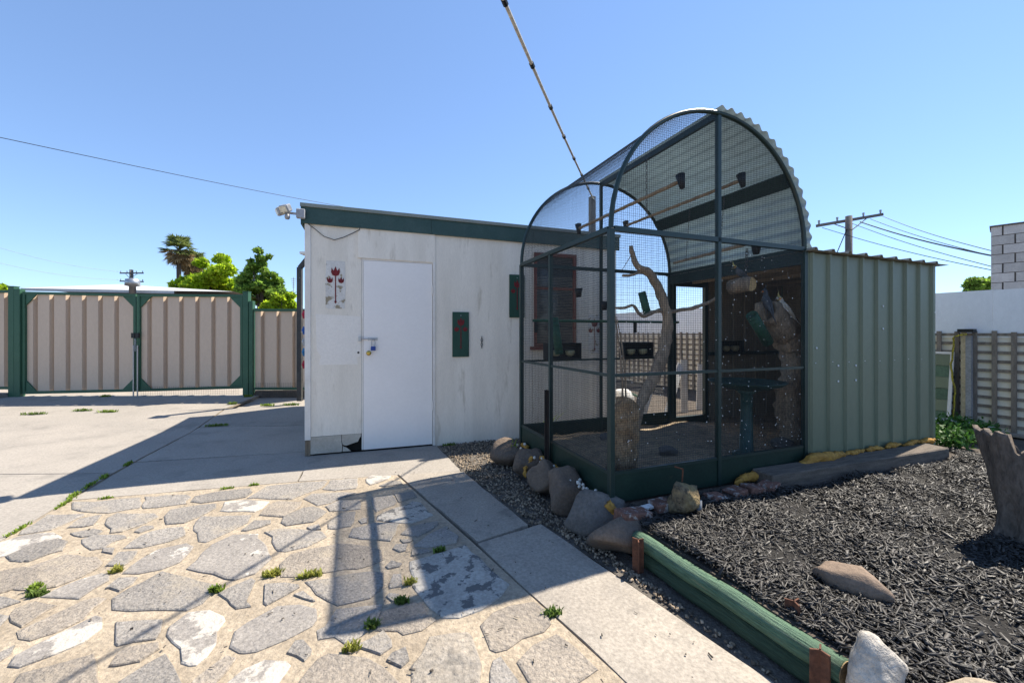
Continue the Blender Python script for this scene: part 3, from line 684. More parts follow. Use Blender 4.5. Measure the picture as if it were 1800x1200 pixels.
# leaning gum branch rising out of the fern stump
st = P(1103, 828, 3.0)
t = thing('fern_stump', 'shaggy brown tree-fern stump standing behind the aviary corner post', 'stump', (st.x, st.y, .235))
mb = MB(); limb(mb, [(0,0,-.02),(-.012,.0,.15),(.0,.01,.3),(-.012,.0,.42),(.0,.0,.53)], [.062,.078,.084,.088,.078], k=6, amt=.012, seed=9, n=20).build('trunk', m_fibre, t, smooth=False)
mb = MB(); rr = random.Random(2)
for i in range(700):
    an = rr.uniform(0, 6.283); z = rr.uniform(0, .53); r0 = .078; p = Vector((math.cos(an) * r0, math.sin(an) * r0, z)); d = Vector((math.cos(an) * rr.uniform(.006, .03), math.sin(an) * rr.uniform(.006, .03), rr.uniform(-.04, .02)))
    sd = Vector((-math.sin(an), math.cos(an), 0)) * .0022; mb.add([p - sd, p + sd, p + d], [(0, 1, 2)])
tag(mb.build('fibres', m_fibre, t), kind='stuff')
def W(L): return [P(*q) for q in L]
br = W([(1119,735,3.30),(1132,698,3.33),(1150,662,3.36),(1163,628,3.38),(1172,590,3.4),(1174,560,3.4),(1164,525,3.4),(1152,496,3.38),(1139,478,3.36),(1121,468,3.34),(1113,450,3.34),(1109,432,3.33)])
t = thing('gum_branch', 'twisted bare tree branch rising through the middle of the aviary', 'branch', (br[0].x, br[0].y, .30))
limb(MB(), [Vector((br[0].x - .03, br[0].y, .25))] + br, [.042,.042,.045,.047,.05,.046,.042,.04,.038,.034,.026,.02,.016], seed=3, n=12).build('main_limb', m_bark, t, local=False, smooth=True)
limb(MB(), W([(1166,545,3.4),(1148,549,3.36),(1134,556,3.32),(1124,552,3.30),(1113,537,3.28),(1098,541,3.27),(1080,541,3.25)]), [.018,.016,.016,.014,.012,.011,.008], seed=6).build('side_limb', m_bark, t, local=False, smooth=True)
limb(MB(), W([(1168,549,3.4),(1190,546,3.42),(1218,541,3.44),(1240,534,3.46),(1259,523,3.48)]), [.017,.015,.016,.014,.012], seed=7).build('side_limb', m_bark, t, local=False, smooth=True)
limb(MB(), W([(1128,478,3.35),(1110,484,3.32),(1094,484,3.3)]), [.014,.012,.010], seed=8).build('side_limb', m_bark, t, local=False, smooth=True)
limb(MB(), W([(1110,448,3.33),(1102,462,3.3),(1093,474,3.28)]), [.004,.003,.002], seed=8, n=5).build('twig', m_bark, t, local=False)
for k, pts in enumerate(([(1096,718,3.05),(1092,640,3.0),(1086,590,2.98),(1081,552,2.97)], [(1100,718,3.06),(1098,650,3.02),(1092,600,3.0),(1084,556,3.0)])):
    tag(limb(MB(), W(pts), [.008,.007,.006,.003], seed=20 + k, n=6).build('thin_stick', m_bark), 'thin pale stick standing up from the shaggy fern stump', 'stick', 'sticks in the fern stump')
# big crooked trunk inside the shelter
tr = W([(1398,805,3.62),(1394,760,3.62),(1388,712,3.62),(1392,672,3.62),(1396,632,3.62),(1390,600,3.6),(1372,572,3.56),(1352,552,3.52),(1346,546,3.5)])
t = thing('crooked_trunk', 'thick crooked hollow tree trunk in the shelter end of the aviary', 'trunk', (tr[0].x, tr[0].y, .22))
limb(MB(), tr, [.09,.10,.115,.10,.10,.12,.125,.11,.08], k=6, amt=.015, seed=12, n=16).build('bark', m_bark, t, local=False, smooth=True)
# green tubes
def tube_thing(p, q, r, lab):
    t = thing('feeding_tube', lab, 'tube', tuple(q)); d = (q - p).normalized()
    o = MB(); o.tube([p, q], r, 16, cap=False); ob = o.build('tube_wall', m_gplast, t, local=False, smooth=True); ob.modifiers.new('thickness', 'SOLIDIFY').thickness = .004
    for k in range(7): c = p.lerp(q, (k + .5) / 7); MB().tube([c - d * .004, c + d * .004], r + .002, 16, cap=False).build('tube_rib', m_gplast, t, local=False, smooth=True)
tube_thing(P(1321, 553, 3.38), P(1350, 602, 3.5), .045, 'pale-rimmed green mesh tube leaning on the crooked trunk')
tube_thing(P(1128, 513, 3.42), P(1139, 556, 3.42), .031, 'dark green mesh tube standing on the gum branch fork')
tube_thing(P(974, 558, 3.6), P(983, 622, 3.6), .036, 'green tube feeder beside the aviary side post, in front of the shed window')
# feeder boxes on the rear rail, with two cups each
def feeder(p, w, hgt, lab):
    t = thing('feeder_box', lab, 'feeder', tuple(p), TH_C, 'black feeder boxes on the rear rail')
    MB().box(-w/2,w/2,.02,.03,0,hgt).box(-w/2,w/2,-.07,.02,0,.008).box(-w/2,-w/2+.008,-.07,.02,.008,hgt).box(w/2-.008,w/2,-.07,.02,.008,hgt).box(-w/2,w/2,-.075,.03,hgt+.001,hgt+.009).build('box', m_black, t)
    for s in (-.22, .22): MB().tube([(s*w*.95,-.03,.03),(s*w*.95,-.03,.045),(s*w*.95,-.03,.075),(s*w*.95,-.03,.09)], [.02,.042,.05,.046], 14).build('cup', m_cup, t, smooth=True)
rb = lambda u, z: (lambda a: A(a, CL - .05, z))((((u - 900) / 727.3) * (CY + (CL-.05) * math.cos(TH_C)) - CX + (CL-.05) * math.sin(TH_C)) / (math.cos(TH_C) - (u - 900) / 727.3 * math.sin(TH_C)))
feeder(rb(987, 1.0), .38, .155, 'black feeder box with two cups on the aviary rail in front of the shed window')
feeder(rb(1116, 1.0), .38, .155, 'black feeder box with two cups on the rear aviary rail behind the gum branch')
feeder(A(2.62, CL - .10, 1.02), .34, .14, 'black feeder box with two cups in the dark shelter')
t = thing('perch_bar', 'long grey-green perch bar across the rear mesh of the aviary', 'perch', tuple(A(.10, CL - .05, 1.385)), TH_C)
MB().tube([(-.0,0,0),(CW - .02,0,0)], .014, 8).build('bar', m_gplast, t)
for x in (.02, 1.2): MB().box(x, x + .03, -.01, .01, -.12, -.012).build('bracket', m_black, t)
for u, v, lab in ((1017, 514, 'black cup hung on rear mesh beside the red shed window frame'), (1062, 537, 'small black cup fixed to the rear post at the branch tip'), (1329, 437, 'black cup under the front arch rail above the hanging log')):
    p = P(u, v, 4.05 if u < 1100 else 3.3)
    tag(MB().tube([p + Vector((0,0,-.045)), p, p + Vector((0,0,.04))], [.024,.032,.040], 10).build('hanging_cup', m_black, smooth=True), lab, 'cup')
# bird bath
p = P(1312, 795, 3.5)
t = thing('bird_bath', 'green pedestal bird bath with wide shallow dish in the aviary', 'bird bath', (p.x, p.y, .225))
MB().tube([(0,0,0),(0,0,.02),(0,0,.05),(0,0,.40),(0,0,.52),(0,0,.56)], [.11,.11,.055,.045,.05,.10], 16).build('pedestal', m_bath, t, smooth=True)
mb = MB(); prof = [(.03,.555),(.15,.565),(.26,.60),(.295,.625),(.30,.632),(.285,.630),(.25,.612),(.14,.585),(.0,.578)]; n = 32
for r, z in prof:
    for j in range(n): mb.v.append((r * math.cos(2*math.pi*j/n), r * math.sin(2*math.pi*j/n), z))
for i in range(len(prof) - 1):
    for j in range(n): mb.f.append((i*n+j, i*n+(j+1) % n, (i+1)*n+(j+1) % n, (i+1)*n+j))
mb.build('dish', m_bath, t, smooth=True)
for x in (2.42, 2.60):
    p = A(x, .55, 1.86); tag(MB().tube([p, p + Vector((0,0,-.05)), p + Vector((.02,0,-.075)), p + Vector((.04,0,-.06)), p + Vector((.045,0,-.04))], .004, 6).build('ceiling_hook', m_steel), 'open wire hook hanging from the shelter ceiling', 'hook', 'hooks under the shelter ceiling')
# cockatiels
m_fgrey = mat('feather_grey', (0.10, 0.11, 0.125), (0.07, 0.078, 0.09), 30, 0.8, 0.1)
m_fwhite = mat('feather_white', (0.62, 0.60, 0.54), (0.52, 0.50, 0.44), 30, 0.8, 0.1)
m_fyel = mat('feather_yellow', (0.65, 0.55, 0.20), None, 30, 0.8, 0.0)
m_cheek = mat('cheek_orange', (0.70, 0.20, 0.03), None, 30, 0.8, 0.0)
m_beak = mat('beak_grey', (0.20, 0.18, 0.16), None, 30, 0.5, 0.0)
def bird(lab, foot, lean, rz, mb_, mh, tailm, s=1.0):
    t = thing('cockatiel', lab, 'bird', tuple(foot), rz)
    f = lambda x, z: Vector((x * math.cos(lean) + z * math.sin(lean), 0, -x * math.sin(lean) + z * math.cos(lean))) * s
    sp = [(.030,.195),(.020,.200),(.008,.195),(.0,.178),(.004,.155),(.010,.125),(.006,.090),(-.006,.055),(-.020,.022)]
    MB().tube([f(*q) for q in sp], [.004*s,.014*s,.020*s,.019*s,.021*s,.031*s,.032*s,.024*s,.010*s], 14).build('body', mb_, t, smooth=True)
    MB().tube([f(.010,.212), f(.004,.185)], [.015*s,.0215*s], 12).build('face_mask', mh, t, smooth=True)
    MB().tube([f(.005,.21), f(-.004,.235), f(-.018,.255)], [.006*s,.004*s,.001*s], 6).build('crest', mh, t)
    MB().tube([f(.030,.20), f(.040,.193), f(.040,.182)], [.007*s,.006*s,.001*s], 6).build('beak', m_beak, t)
    for sd in (-1, 1):
        q = f(.012,.192); q.y = sd * .0195 * s; MB().tube([q, q + Vector((0, sd * .003 * s, 0))], .007*s, 8).build('cheek_patch', m_cheek, t)
        e = f(.018,.203); e.y = sd * .0145 * s; MB().tube([e, e + Vector((0, sd * .002, 0))], .003*s, 6).build('eye', m_black, t)
        wv = [f(.0,.150), f(-.006,.110), f(-.020,.060), f(-.034,.010), f(-.045,-.03)]
        for k, p in enumerate(wv): p.y = sd * (.020, .027, .022, .012, .006)[k] * s
        MB().tube(wv, [.010*s,.017*s,.014*s,.008*s,.002*s], 8).build('wing', mb_, t, smooth=True)
        g = f(.012,.06); g.y = sd * .013 * s; MB().tube([g, Vector((.004, sd * .012 * s, .004)), Vector((.022, sd * .014 * s, .0))], .004*s, 5).build('foot', m_beak, t)
    MB().tube([f(-.018,.03), f(-.045,-.04), f(-.065,-.10)], [.010*s,.008*s,.003*s], 8, squash=.5).build('tail', tailm, t, smooth=True)
bird('grey cockatiel perched on the crooked trunk, back turned', P(1350, 551, 3.47) + Vector((0,0,.0)), R(6), R(115), m_fgrey, m_fgrey, m_fgrey, .98)
bird('white cockatiel with yellow face perched on the crooked trunk', P(1388, 566, 3.48) + Vector((0,0,.03)), R(24), R(175), m_fwhite, m_fyel, m_fwhite, .98)
bird('grey yellow-headed cockatiel sitting on the hanging log', P(1310, 491, 3.42), R(40), R(185), m_fgrey, m_fyel, m_fgrey, .72)
# ================================================================ rocks
def rock(name, loc, size, rz, seed, material, planes=11, rough=.12, sub=3, sink=.06):
    bm = bmesh.new(); bmesh.ops.create_icosphere(bm, subdivisions=sub, radius=1.0); rn = random.Random(seed)
    pl = []
    for k in range(planes):
        n = Vector((rn.gauss(0,1), rn.gauss(0,1), rn.gauss(0,1))).normalized(); pl.append((n, rn.uniform(.52, .84)))
    for v in bm.verts:
        p = v.co.copy()
        for n, d in pl:
            e = p.dot(n) - d
            if e > 0: p -= n * e * .9
        p += p.normalized() * (rough * mnoise.noise(p * 1.8 + Vector((seed, 0, 0))) + rough * .4 * mnoise.noise(p * 5 + Vector((0, seed, 0))) + rough * .15 * mnoise.noise(p * 14))
        v.co = Vector((p.x * size[0] / 2, p.y * size[1] / 2, (p.z + .75) * size[2] / 1.6))
    me = bpy.data.meshes.new(name); bm.to_mesh(me); bm.free(); me.shade_smooth(); me.materials.append(material)
    o = bpy.data.objects.new(name, me); COL.objects.link(o); o.location = (loc[0], loc[1], loc[2] - sink * size[2]); o.rotation_euler = (0, 0, rz); WM[o] = Matrix.Translation(loc)
    return o
m_rk = mat('field_stone', (0.165, 0.122, 0.09), (0.108, 0.085, 0.068), 7, 0.9, 0.5, 40, 0.22, 60, patch=((0.28, 0.18, 0.11), 4, 0.62, 0.12), objrand=.12)
m_rkg = mat('field_stone_grey', (0.155, 0.138, 0.122), (0.105, 0.095, 0.086), 7, 0.9, 0.45, 40, 0.2, 60, patch=((0.27, 0.18, 0.11), 4, 0.64, 0.1))
m_rkr = mat('mulch_rock_brown', (0.23, 0.168, 0.122), (0.155, 0.115, 0.088), 8, 0.9, 0.5, 35, 0.2, 55)
m_rkp = mat('pale_rock', (0.48, 0.44, 0.38), (0.36, 0.33, 0.29), 9, 0.9, 0.9, 30, 0.25, 50)
m_rkt = mat('tan_rock', (0.42, 0.34, 0.25), (0.33, 0.27, 0.20), 9, 0.9, 0.4, 40, 0.2, 50, spots=((.2,.16,.12), 30, .28))
m_sponge = mat('pitted_rock', (0.26, 0.19, 0.09), (0.13, 0.10, 0.07), 9, 0.95, 1.0, 22, 0.35, 40, patch=((0.04, 0.035, 0.025), 9, 0.58, 0.08))
edge = [(-.03,3.99,.38,.34,.27,0,m_rk,'reddish flat-topped boulder at the shed end of the aviary edging'),
        (.135,3.62,.35,.33,.285,1,m_rk,'smooth brown boulder next to the flat-topped one in the aviary edging'),
        (.255,3.27,.34,.31,.29,2,m_rk,'tall narrow grey-brown boulder in the middle of the aviary edging'),
        (.385,2.97,.38,.33,.30,3,m_rk,'knobbly brown boulder with pebbles behind it in the aviary edging'),
        (.53,2.68,.45,.33,.265,4,m_rkg,'large blue-grey boulder at the aviary corner'),
        (.66,2.43,.48,.33,.215,5,m_rk,'broad brown boulder behind the end of the green log')]
for x, y, sx, sy, sz, sd, mt, lab in edge: tag(rock('edging_boulder', (x, y, -.01), (sx, sy, sz), R(-60 + 17 * sd), 40 + sd, mt), lab, 'boulder', 'boulders edging the aviary')
p = P(1490, 1035, 1.78)
tag(rock('mulch_rock', (p.x, p.y, .13), (.34, .17, .15), R(-58), 61, m_rkr, planes=14, rough=.06), 'brown wedge-shaped rock lying alone in the black mulch', 'rock')
p = P(1540, 1190, 1.32); tag(rock('bed_edge_rock', (p.x + .01, p.y + .02, .10), (.20, .19, .19), R(20), 62, m_rkp, planes=12, rough=.14), 'pale rough rock against the sawn end of the green log', 'rock')
p = P(1690, 1195, 1.24); tag(rock('bed_edge_rock', (p.x, p.y - .06, .08), (.30, .26, .18), R(10), 63, m_rkt, rough=.05), 'smooth tan rock in the mulch beside the pale rough rock', 'rock')
p = P(1201, 895, 2.56); tag(rock('pitted_rock', (p.x, p.y, .15), (.21, .17, .20), R(30), 67, m_sponge, planes=12, rough=.30), 'yellow-brown pitted rock standing before the aviary tray', 'rock')
for k, (a, b, s, lab) in enumerate(((.95,.55,.17,'grey lump of rock near the middle of the aviary floor'),(.75,1.2,.15,'flat rock by the rear tray on the aviary floor'),(1.05,1.3,.16,'rounded rock by the rear tray below the doorway'),(.25,.35,.15,'sunlit clod by the side tray on the aviary floor'),(1.95,.25,.26,'dark rock at the foot of the crooked trunk'))):
    tag(rock('floor_rock', A(a, b, .215), (s, s * .8, s * .6), k * 1.3, 70 + k, m_rkg if k != 3 else m_rkr), lab, 'rock', 'rocks on the aviary floor')
# ================================================================ garden edging, mulch, weeds
m_log = mat('green_log', (0.062, 0.125, 0.075), (0.105, 0.175, 0.115), 5, 0.7, 0.8, 22, 0.35, 40, stretch=(.35, 5, 5), patch=((0.19, 0.165, 0.10), 4, 0.60, 0.08))
m_logshade = mat('green_log_shaded', (0.024, 0.05, 0.030), (0.034, 0.062, 0.038), 5, 0.75, 0.7, 22, 0.3, 40, stretch=(.35, 5, 5))  # darker copy of the log green: shade under the upper log put into the colour
m_rust = mat('rusty_steel', (0.16, 0.065, 0.035), (0.085, 0.04, 0.026), 18, 0.85, 0.3, 50, 0.3, 60)
m_brick = mat('old_brick', (0.20, 0.098, 0.07), (0.13, 0.072, 0.056), 10, 0.9, 0.5, 40, 0.25, 60, patch=((0.36, 0.33, 0.30), 22, 0.54, 0.08), objrand=.15)
m_sleeper = mat('sleeper', (0.19, 0.155, 0.125), (0.10, 0.085, 0.07), 6, 0.9, 0.6, 40, 0.3, 70, stretch=(1, 6, 6))
m_foam = mat('expanding_foam', (0.47, 0.255, 0.05), (0.33, 0.165, 0.035), 22, 0.75, 0.5, 40, 0.15, 50)
m_dkst = mat('black_steel', (.018,.016,.015), (.03,.022,.018), 12, .6, .1)
m_white = mat('white_plastic', (0.70, 0.70, 0.68), None, 12, 0.6, 0.1)
la, lb = Vector((.700,2.315,0)), Vector((1.125,1.395,0))
ld = (lb - la).normalized()
for z, r, e0, e1, lab in ((.112,.043,0,0,'weathered green-painted log, upper of two edging the mulch'), (.034,.044,.03,.0,'green edging log under the upper one, with shade put into its colour')):
    p0 = la + ld * e0; p1 = lb + ld * e1
    t = thing('edging_log', lab, 'log', (p0.x, p0.y, 0), math.atan2(ld.y, ld.x), 'logs edging the mulch bed')
    LL = (p1 - p0).length; mb = MB(); pts = [Vector((LL * k / 14, 0, z + .003 * math.sin(k))) for k in range(15)]
    n = 30; mb.tube(pts, [r * (1 + .03 * math.sin(k * 1.7)) for k in range(15)], n)
    for i in range(15 * n):                       # drying cracks and flats along the length
        j = i % n; q = Vector(mb.v[i]); c = pts[i // n]; s = 1 - (.06 if j in (4, 13, 21) else 0) + .02 * mnoise.noise(q * 14); mb.v[i] = tuple(c + (q - c) * s)
    mb.build('timber', m_log if z > .1 else m_logshade, t, smooth=True)
    MB().tube([(LL, 0, z), (LL + .003, 0, z)], r * .93, 16).build('end_grain', mat('end_grain', (.36,.25,.13), (.2,.14,.08), 12, .9, .4), t)
def picket(x, y, h, rz, lab):
    t = thing('star_picket', lab, 'stake', (x, y, 0), rz, 'steel pickets holding the edging logs'); mb = MB()
    for k in range(3):
        a = k * 2.094; mb.bar((0, 0, -.1), (0, 0, h), .006, .006); c, s = math.cos(a), math.sin(a)
        mb.add([(-s*.003, c*.003, -.1), (s*.003, -c*.003, -.1), (c*.032+s*.003, s*.032-c*.003, -.1), (c*.032-s*.003, s*.032+c*.003, -.1), (-s*.003, c*.003, h), (s*.003, -c*.003, h), (c*.032+s*.003, s*.032-c*.003, h), (c*.032-s*.003, s*.032+c*.003, h)],
               [(3,2,1,0),(4,5,6,7),(0,1,5,4),(1,2,6,5),(2,3,7,6),(3,0,4,7)])
    mb.build('stake', m_rust, t)
q = la.lerp(lb, .10) + Vector((-.075, -.035, 0)); picket(q.x, q.y, .17, .3, 'rusty three-flanged steel picket at the boulder end of the logs')
q = la.lerp(lb, .955) + Vector((-.055, -.025, 0)); picket(q.x, q.y, .18, .9, 'rusty three-flanged steel picket at the pale rock end of the logs')
q = la.lerp(lb, .78) + Vector((.085, .04, 0)); picket(q.x, q.y, .20, .5, 'short rusty picket top on the mulch side of the logs')
p = A(-.045, CL*.575-.03, 0); t = thing('side_stake', 'tall black steel stake driven beside the aviary side post', 'stake', (p.x, p.y, .05), TH_C); MB().box(-.004,.004,-.022,.022,0,.74).build('flange', m_dkst, t); MB().box(-.026,-.0045,-.003,.003,0,.74).build('rib', m_dkst, t)
# sleeper and bricks along the front
t0, t1 = Vector((1.84, 2.92, .15)), Vector((3.84, 3.63, .15)); d = (t1 - t0).normalized()
sl = thing('timber_sleeper', 'long weathered timber sleeper at the foot of the green shelter', 'sleeper', tuple(t0), math.atan2(d.y, d.x))
MB().box(0, (t1 - t0).length, 0, .17, -.02, .105).build('beam', m_sleeper, sl, bevel=.008)
def brick(u, v, Y, rz, tilt, lab, ln=.064):
    p = P(u, v, Y); o = MB().box(-ln,ln,-.055,.055,0,.072).xf(Matrix.Rotation(tilt, 4, 'Y')).build('loose_brick', m_brick, bevel=.007, origin=(0, 0, 0))
    o.location = (p.x, p.y, .135); o.rotation_euler = (0, 0, rz); tag(o, lab, 'brick', 'old bricks along the aviary foot')
for u, v, Y, rz, tl, lab in ((1112,912,2.46,R(24),.1,'red brick with grey mortar beside the broad brown boulder'), (1162,903,2.60,R(20),-.05,'half-buried red brick between mortared brick and pitted rock'),
        (1258,873,2.70,R(21),.06,'whitened pinkish brick beside the pitted rock'), (1293,862,2.80,R(25),-.1,'orange-red brick between the whitened and tarred bricks'),
        (1322,858,2.86,R(18),.12,'brick with tarry black streaks near the sleeper'), (1352,852,2.92,R(35),-.1,'red brick tucked against the sleeper end')):
    brick(u, v, Y, rz, tl, lab, .105 if u < 1130 else .064)
p = P(1125, 888, 2.55); o = MB().box(-.10,.10,-.02,.02,0,.014).build('white_offcut', m_white, origin=(0, 0, 0)); o.location = (p.x, p.y, .17); o.rotation_euler = (.1, -.06, R(22)); tag(o, 'white flat offcut lying at the aviary corner tray', 'offcut')
p = P(1199, 838, 2.70); t = thing('bent_rod', 'thin rusty bent rod standing behind the pitted rock', 'stake', (p.x, p.y, .29))
MB().tube([(0,0,0),(.004,0,.055),(.006,0,.085)], .005, 6).tube([(.010,0,.082),(-.045,.012,.096)], .005, 6).build('rod', m_rust, t)
p = P(1228, 893, 2.55); t = thing('pipe_stub', 'short grey plastic pipe stub beside the pitted rock', 'pipe', (p.x, p.y, .13))
MB().tube([(0,0,0),(0,0,.10)], .02, 12).build('pipe', mat('grey_pvc', (.28,.29,.30), None, 10, .5, 0), t, smooth=True)
# foam beads
def foam(pts, rs, lab, seed):
    mb = limb(MB(), pts, rs, k=9, amt=.014, seed=seed, n=14)
    for i, v in enumerate(mb.v): q = Vector(v); mb.v[i] = tuple(q + mnoise.noise_vector(q * 38) * .013 + mnoise.noise_vector(q * 90) * .006)
    tag(mb.build('foam_bead', m_foam, smooth=True), lab, 'foam', 'orange foam squeezed into the gaps')
foam([A(1.62,-.07,.21), A(1.80,-.075,.27), A(2.0,-.075,.275), A(2.2,-.06,.265)], [.012,.035,.042,.02], 'thick orange foam heap on the end of the timber sleeper', 1)
for k in range(5): x = 2.25 + k * .27; foam([A(x,-.05,.262), A(x+.08,-.055,.268), A(x+.17,-.05,.264), A(x+.25,-.05,.262)], [.010,.022,.018,.009], 'thin orange foam bead along the foot of the green shelter', 2 + k)
foam([A(1.02,-.05,.17), A(1.12,-.045,.195), A(1.22,-.05,.20), A(1.3,-.05,.18)], [.012,.03,.034,.014], 'orange foam lump behind the whitened brick', 9)
foam([A(1.34,-.05,.18), A(1.46,-.05,.19), A(1.56,-.055,.185)], [.012,.024,.012], 'orange foam lump behind the tarred brick', 10)
foam([A(-.06,-.05,.20), A(-.03,-.07,.15), A(.0,-.12,.08), A(-.03,-.19,.03)], [.026,.02,.018,.022], 'orange foam running down between the two corner boulders', 11)
for k, b in enumerate((.62,.85,1.08,1.28)): foam([A(-.035,b,.185), A(-.045,b+.06,.20), A(-.035,b+.14,.185)], [.010,.022,.010], 'orange foam bead along the side tray of the aviary', 12 + k)
foam([A(-.12,.98,.21), A(-.17,1.0,.12), A(-.19,.98,.05)], [.016,.02,.014], 'orange foam running between two edging boulders', 17)
# white pebbles behind the boulders
rr = random.Random(12); m_peb = mat('pale_pebble', (0.60, 0.57, 0.51), (0.48, 0.44, 0.38), 20, 0.7, 0.1, objrand=.15)
pb = None
for k in range(34):
    b = rr.choice([rr.uniform(.08,.55), rr.uniform(.6,1.4)]); p = A(rr.uniform(-.125,-.045), b, .185 + rr.uniform(0,.03)); s = rr.uniform(.022,.042)
    if pb is None: pb = rock('pale_pebble', p, (s, s*.8, s*.7), rr.uniform(0,6), 90, m_peb, planes=4, sub=2); o = pb
    else: o = pb.copy(); COL.objects.link(o); o.location = p; o.rotation_euler = (rr.uniform(-.4,.4), rr.uniform(-.4,.4), rr.uniform(0,6)); f = rr.uniform(.7,1.3); o.scale = (f, f, f)
    tag(o, 'small pale pebble between the boulders and the aviary side tray', 'pebble', 'pale pebbles along the aviary side')
# ------------------------------------------------ black mulch chips (uncountable)
def inside(poly, x, y):
    c = np.zeros(len(x), bool); n = len(poly)
    for i in range(n):
        x1, y1 = poly[i]; x2, y2 = poly[(i + 1) % n]
        cond = ((y1 > y) != (y2 > y)) & (x < (x2 - x1) * (y - y1) / (y2 - y1 + 1e-12) + x1); c ^= cond
    return c
def scatter(name, label, cat, poly, n, z0, Lr, Wr, Tr, material, seed, bump=.02, tilt=.35):
    rg = np.random.default_rng(seed); xs = [p[0] for p in poly]; ys = [p[1] for p in poly]
    x = rg.uniform(min(xs), max(xs), n * 4); y = rg.uniform(min(ys), max(ys), n * 4)
    dens = np.clip(2.1 / np.hypot(x, y), .4, 1.0); k = inside(poly, x, y) & (rg.uniform(0, 1, len(x)) < dens); x, y = x[k][:n], y[k][:n]; m = len(x)
    L = (Lr[0] + (Lr[1] - Lr[0]) * rg.uniform(0, 1, m) ** 2.0) / 2; W_ = (Wr[0] + (Wr[1] - Wr[0]) * rg.uniform(0, 1, m) ** 1.8) / 2; T = rg.uniform(*Tr, m); th = rg.uniform(0, 2*np.pi, m); tl = rg.normal(0, tilt, m); rl = rg.normal(0, .5, m)
    z = z0 + bump * np.sin(x * 7.3 + 1.1) * np.cos(y * 6.1) + rg.uniform(0, bump * 1.3, m)
    ux = np.stack([np.cos(th)*np.cos(tl), np.sin(th)*np.cos(tl), np.sin(tl)], 1); vx = np.stack([-np.sin(th)*np.cos(rl), np.cos(th)*np.cos(rl), np.sin(rl)], 1); wx = np.cross(ux, vx)
    c = np.stack([x, y, z], 1); V = []
    tap = rg.uniform(.35, 1.0, m)
    for a, b, cc, tp in ((-1,-1,0,0),(1,-1,0,1),(1,1,0,1),(-1,1,0,0),(-1,-1,1,0),(1,-1,1,1),(1,1,1,1),(-1,1,1,0)):
        wv = W_ * (tap if tp else 1.0); V.append(c + ux * (a * L)[:, None] + vx * (b * wv)[:, None] + wx * (cc * T)[:, None])
    V = np.stack(V, 1).reshape(-1, 3); q = np.array([(4,5,6,7),(0,1,5,4),(1,2,6,5),(2,3,7,6),(3,0,4,7)]); F = (np.arange(m)[:, None, None] * 8 + q[None]).reshape(-1, 4)
    me = bpy.data.meshes.new(name); me.vertices.add(len(V)); me.vertices.foreach_set('co', V.ravel()); me.loops.add(F.size); me.loops.foreach_set('vertex_index', F.ravel().astype(np.int32))
    me.polygons.add(len(F)); me.polygons.foreach_set('loop_start', np.arange(0, F.size, 4, dtype=np.int32)); me.update(calc_edges=True); me.validate()
    me.materials.append(material); o = bpy.data.objects.new(name, me); COL.objects.link(o); tag(o, label, cat, kind='stuff'); return o
m_mulch = mat('black_mulch', (0.032, 0.029, 0.026), (0.017, 0.0155, 0.0145), 9, 0.5, 0.25, 80, 0.3, 90, spec=.4, island=(.3, 2.4))
MUL = [(.725,2.41),(1.165,1.41),(1.50,.9),(1.9,.3),(4.3,.3),(4.6,3.0),(4.15,3.95),(4.0,3.66),(1.9,2.9),(1.75,2.98),(.72,2.62)]
scatter('bark_mulch', 'black shredded bark mulch covering the garden bed', 'mulch', MUL, 76000, .150, (.010,.085), (.0025,.014), (.002,.005), m_mulch, 1, .022)
struct(MB().prism(MUL, .12, .157).build('mulch_base', mat('mulch_base', (.02,.018,.016), (.011,.010,.0095), 12, .9, .8, 40, .4, 60), origin=(0, 0, 0)))
m_grv = mat('gravel_stones', (0.30, 0.235, 0.165), (0.16, 0.13, 0.10), 12, 0.9, 0.2, 60, 0.2, 60, island=(.35, 1.5))
GRV = [(-.86,4.66),(-.43,3.78),(.13,2.74),(.22,2.74),(.54,2.22),(.82,1.76),(1.28,.96),(1.42,.92),(1.02,1.43),(.58,2.32),(.4,2.75),(.0,3.8),(.05,4.2),(.9,5.0),(.2,5.05)]
scatter('loose_gravel', 'loose grey-brown gravel between path, shed wall and boulders', 'gravel', GRV, 9000, -.008, (.008,.024), (.006,.018), (.004,.012), m_grv, 2, .008, .3)
# ------------------------------------------------ weeds in the joints
m_weed = mat('weed_green', (0.25, 0.34, 0.05), (0.17, 0.25, 0.04), 20, 0.8, 0.0, island=(.6, 1.5), trans=.5)
m_weedd = mat('weed_dark', (0.17, 0.24, 0.055), (0.12, 0.19, 0.04), 20, 0.8, 0.0, island=(.6, 1.5), trans=.5)
m_weedy = mat('weed_straw', (0.42, 0.40, 0.10), (0.27, 0.30, 0.06), 20, 0.8, 0.0, island=(.6, 1.4), trans=.5)
def tuft(x, y, z, lx, ly, rz, h, n, material, lab, grp, seed, name='weed_tuft', cat='weed'):
    mb = MB(); rn = random.Random(seed)
    for i in range(n):
        p = Vector((max(-.8, min(.8, rn.gauss(0, .4))) * lx, max(-.8, min(.8, rn.gauss(0, .4))) * ly, 0)); a = rn.uniform(0, 6.283); hh = h * rn.uniform(.35, 1.0); o_ = rn.uniform(.2, .9) * hh
        d = Vector((math.cos(a), math.sin(a), 0)); w = Vector((-d.y, d.x, 0)) * rn.uniform(.0018, .005) * (1 + h * 3)
        mb.add([p - w, p + w, p + d * o_ * .5 + w * 1.2 + Vector((0,0,hh*.7)), p + d * o_ * .5 - w * 1.2 + Vector((0,0,hh*.7)), p + d * o_ + Vector((0,0,hh))], [(0,1,2,3),(3,2,4)])
    o = mb.build(name, material, origin=(0, 0, 0)); o.location = (x, y, z); o.rotation_euler = (0, 0, rz); return tag(o, lab, cat, grp)
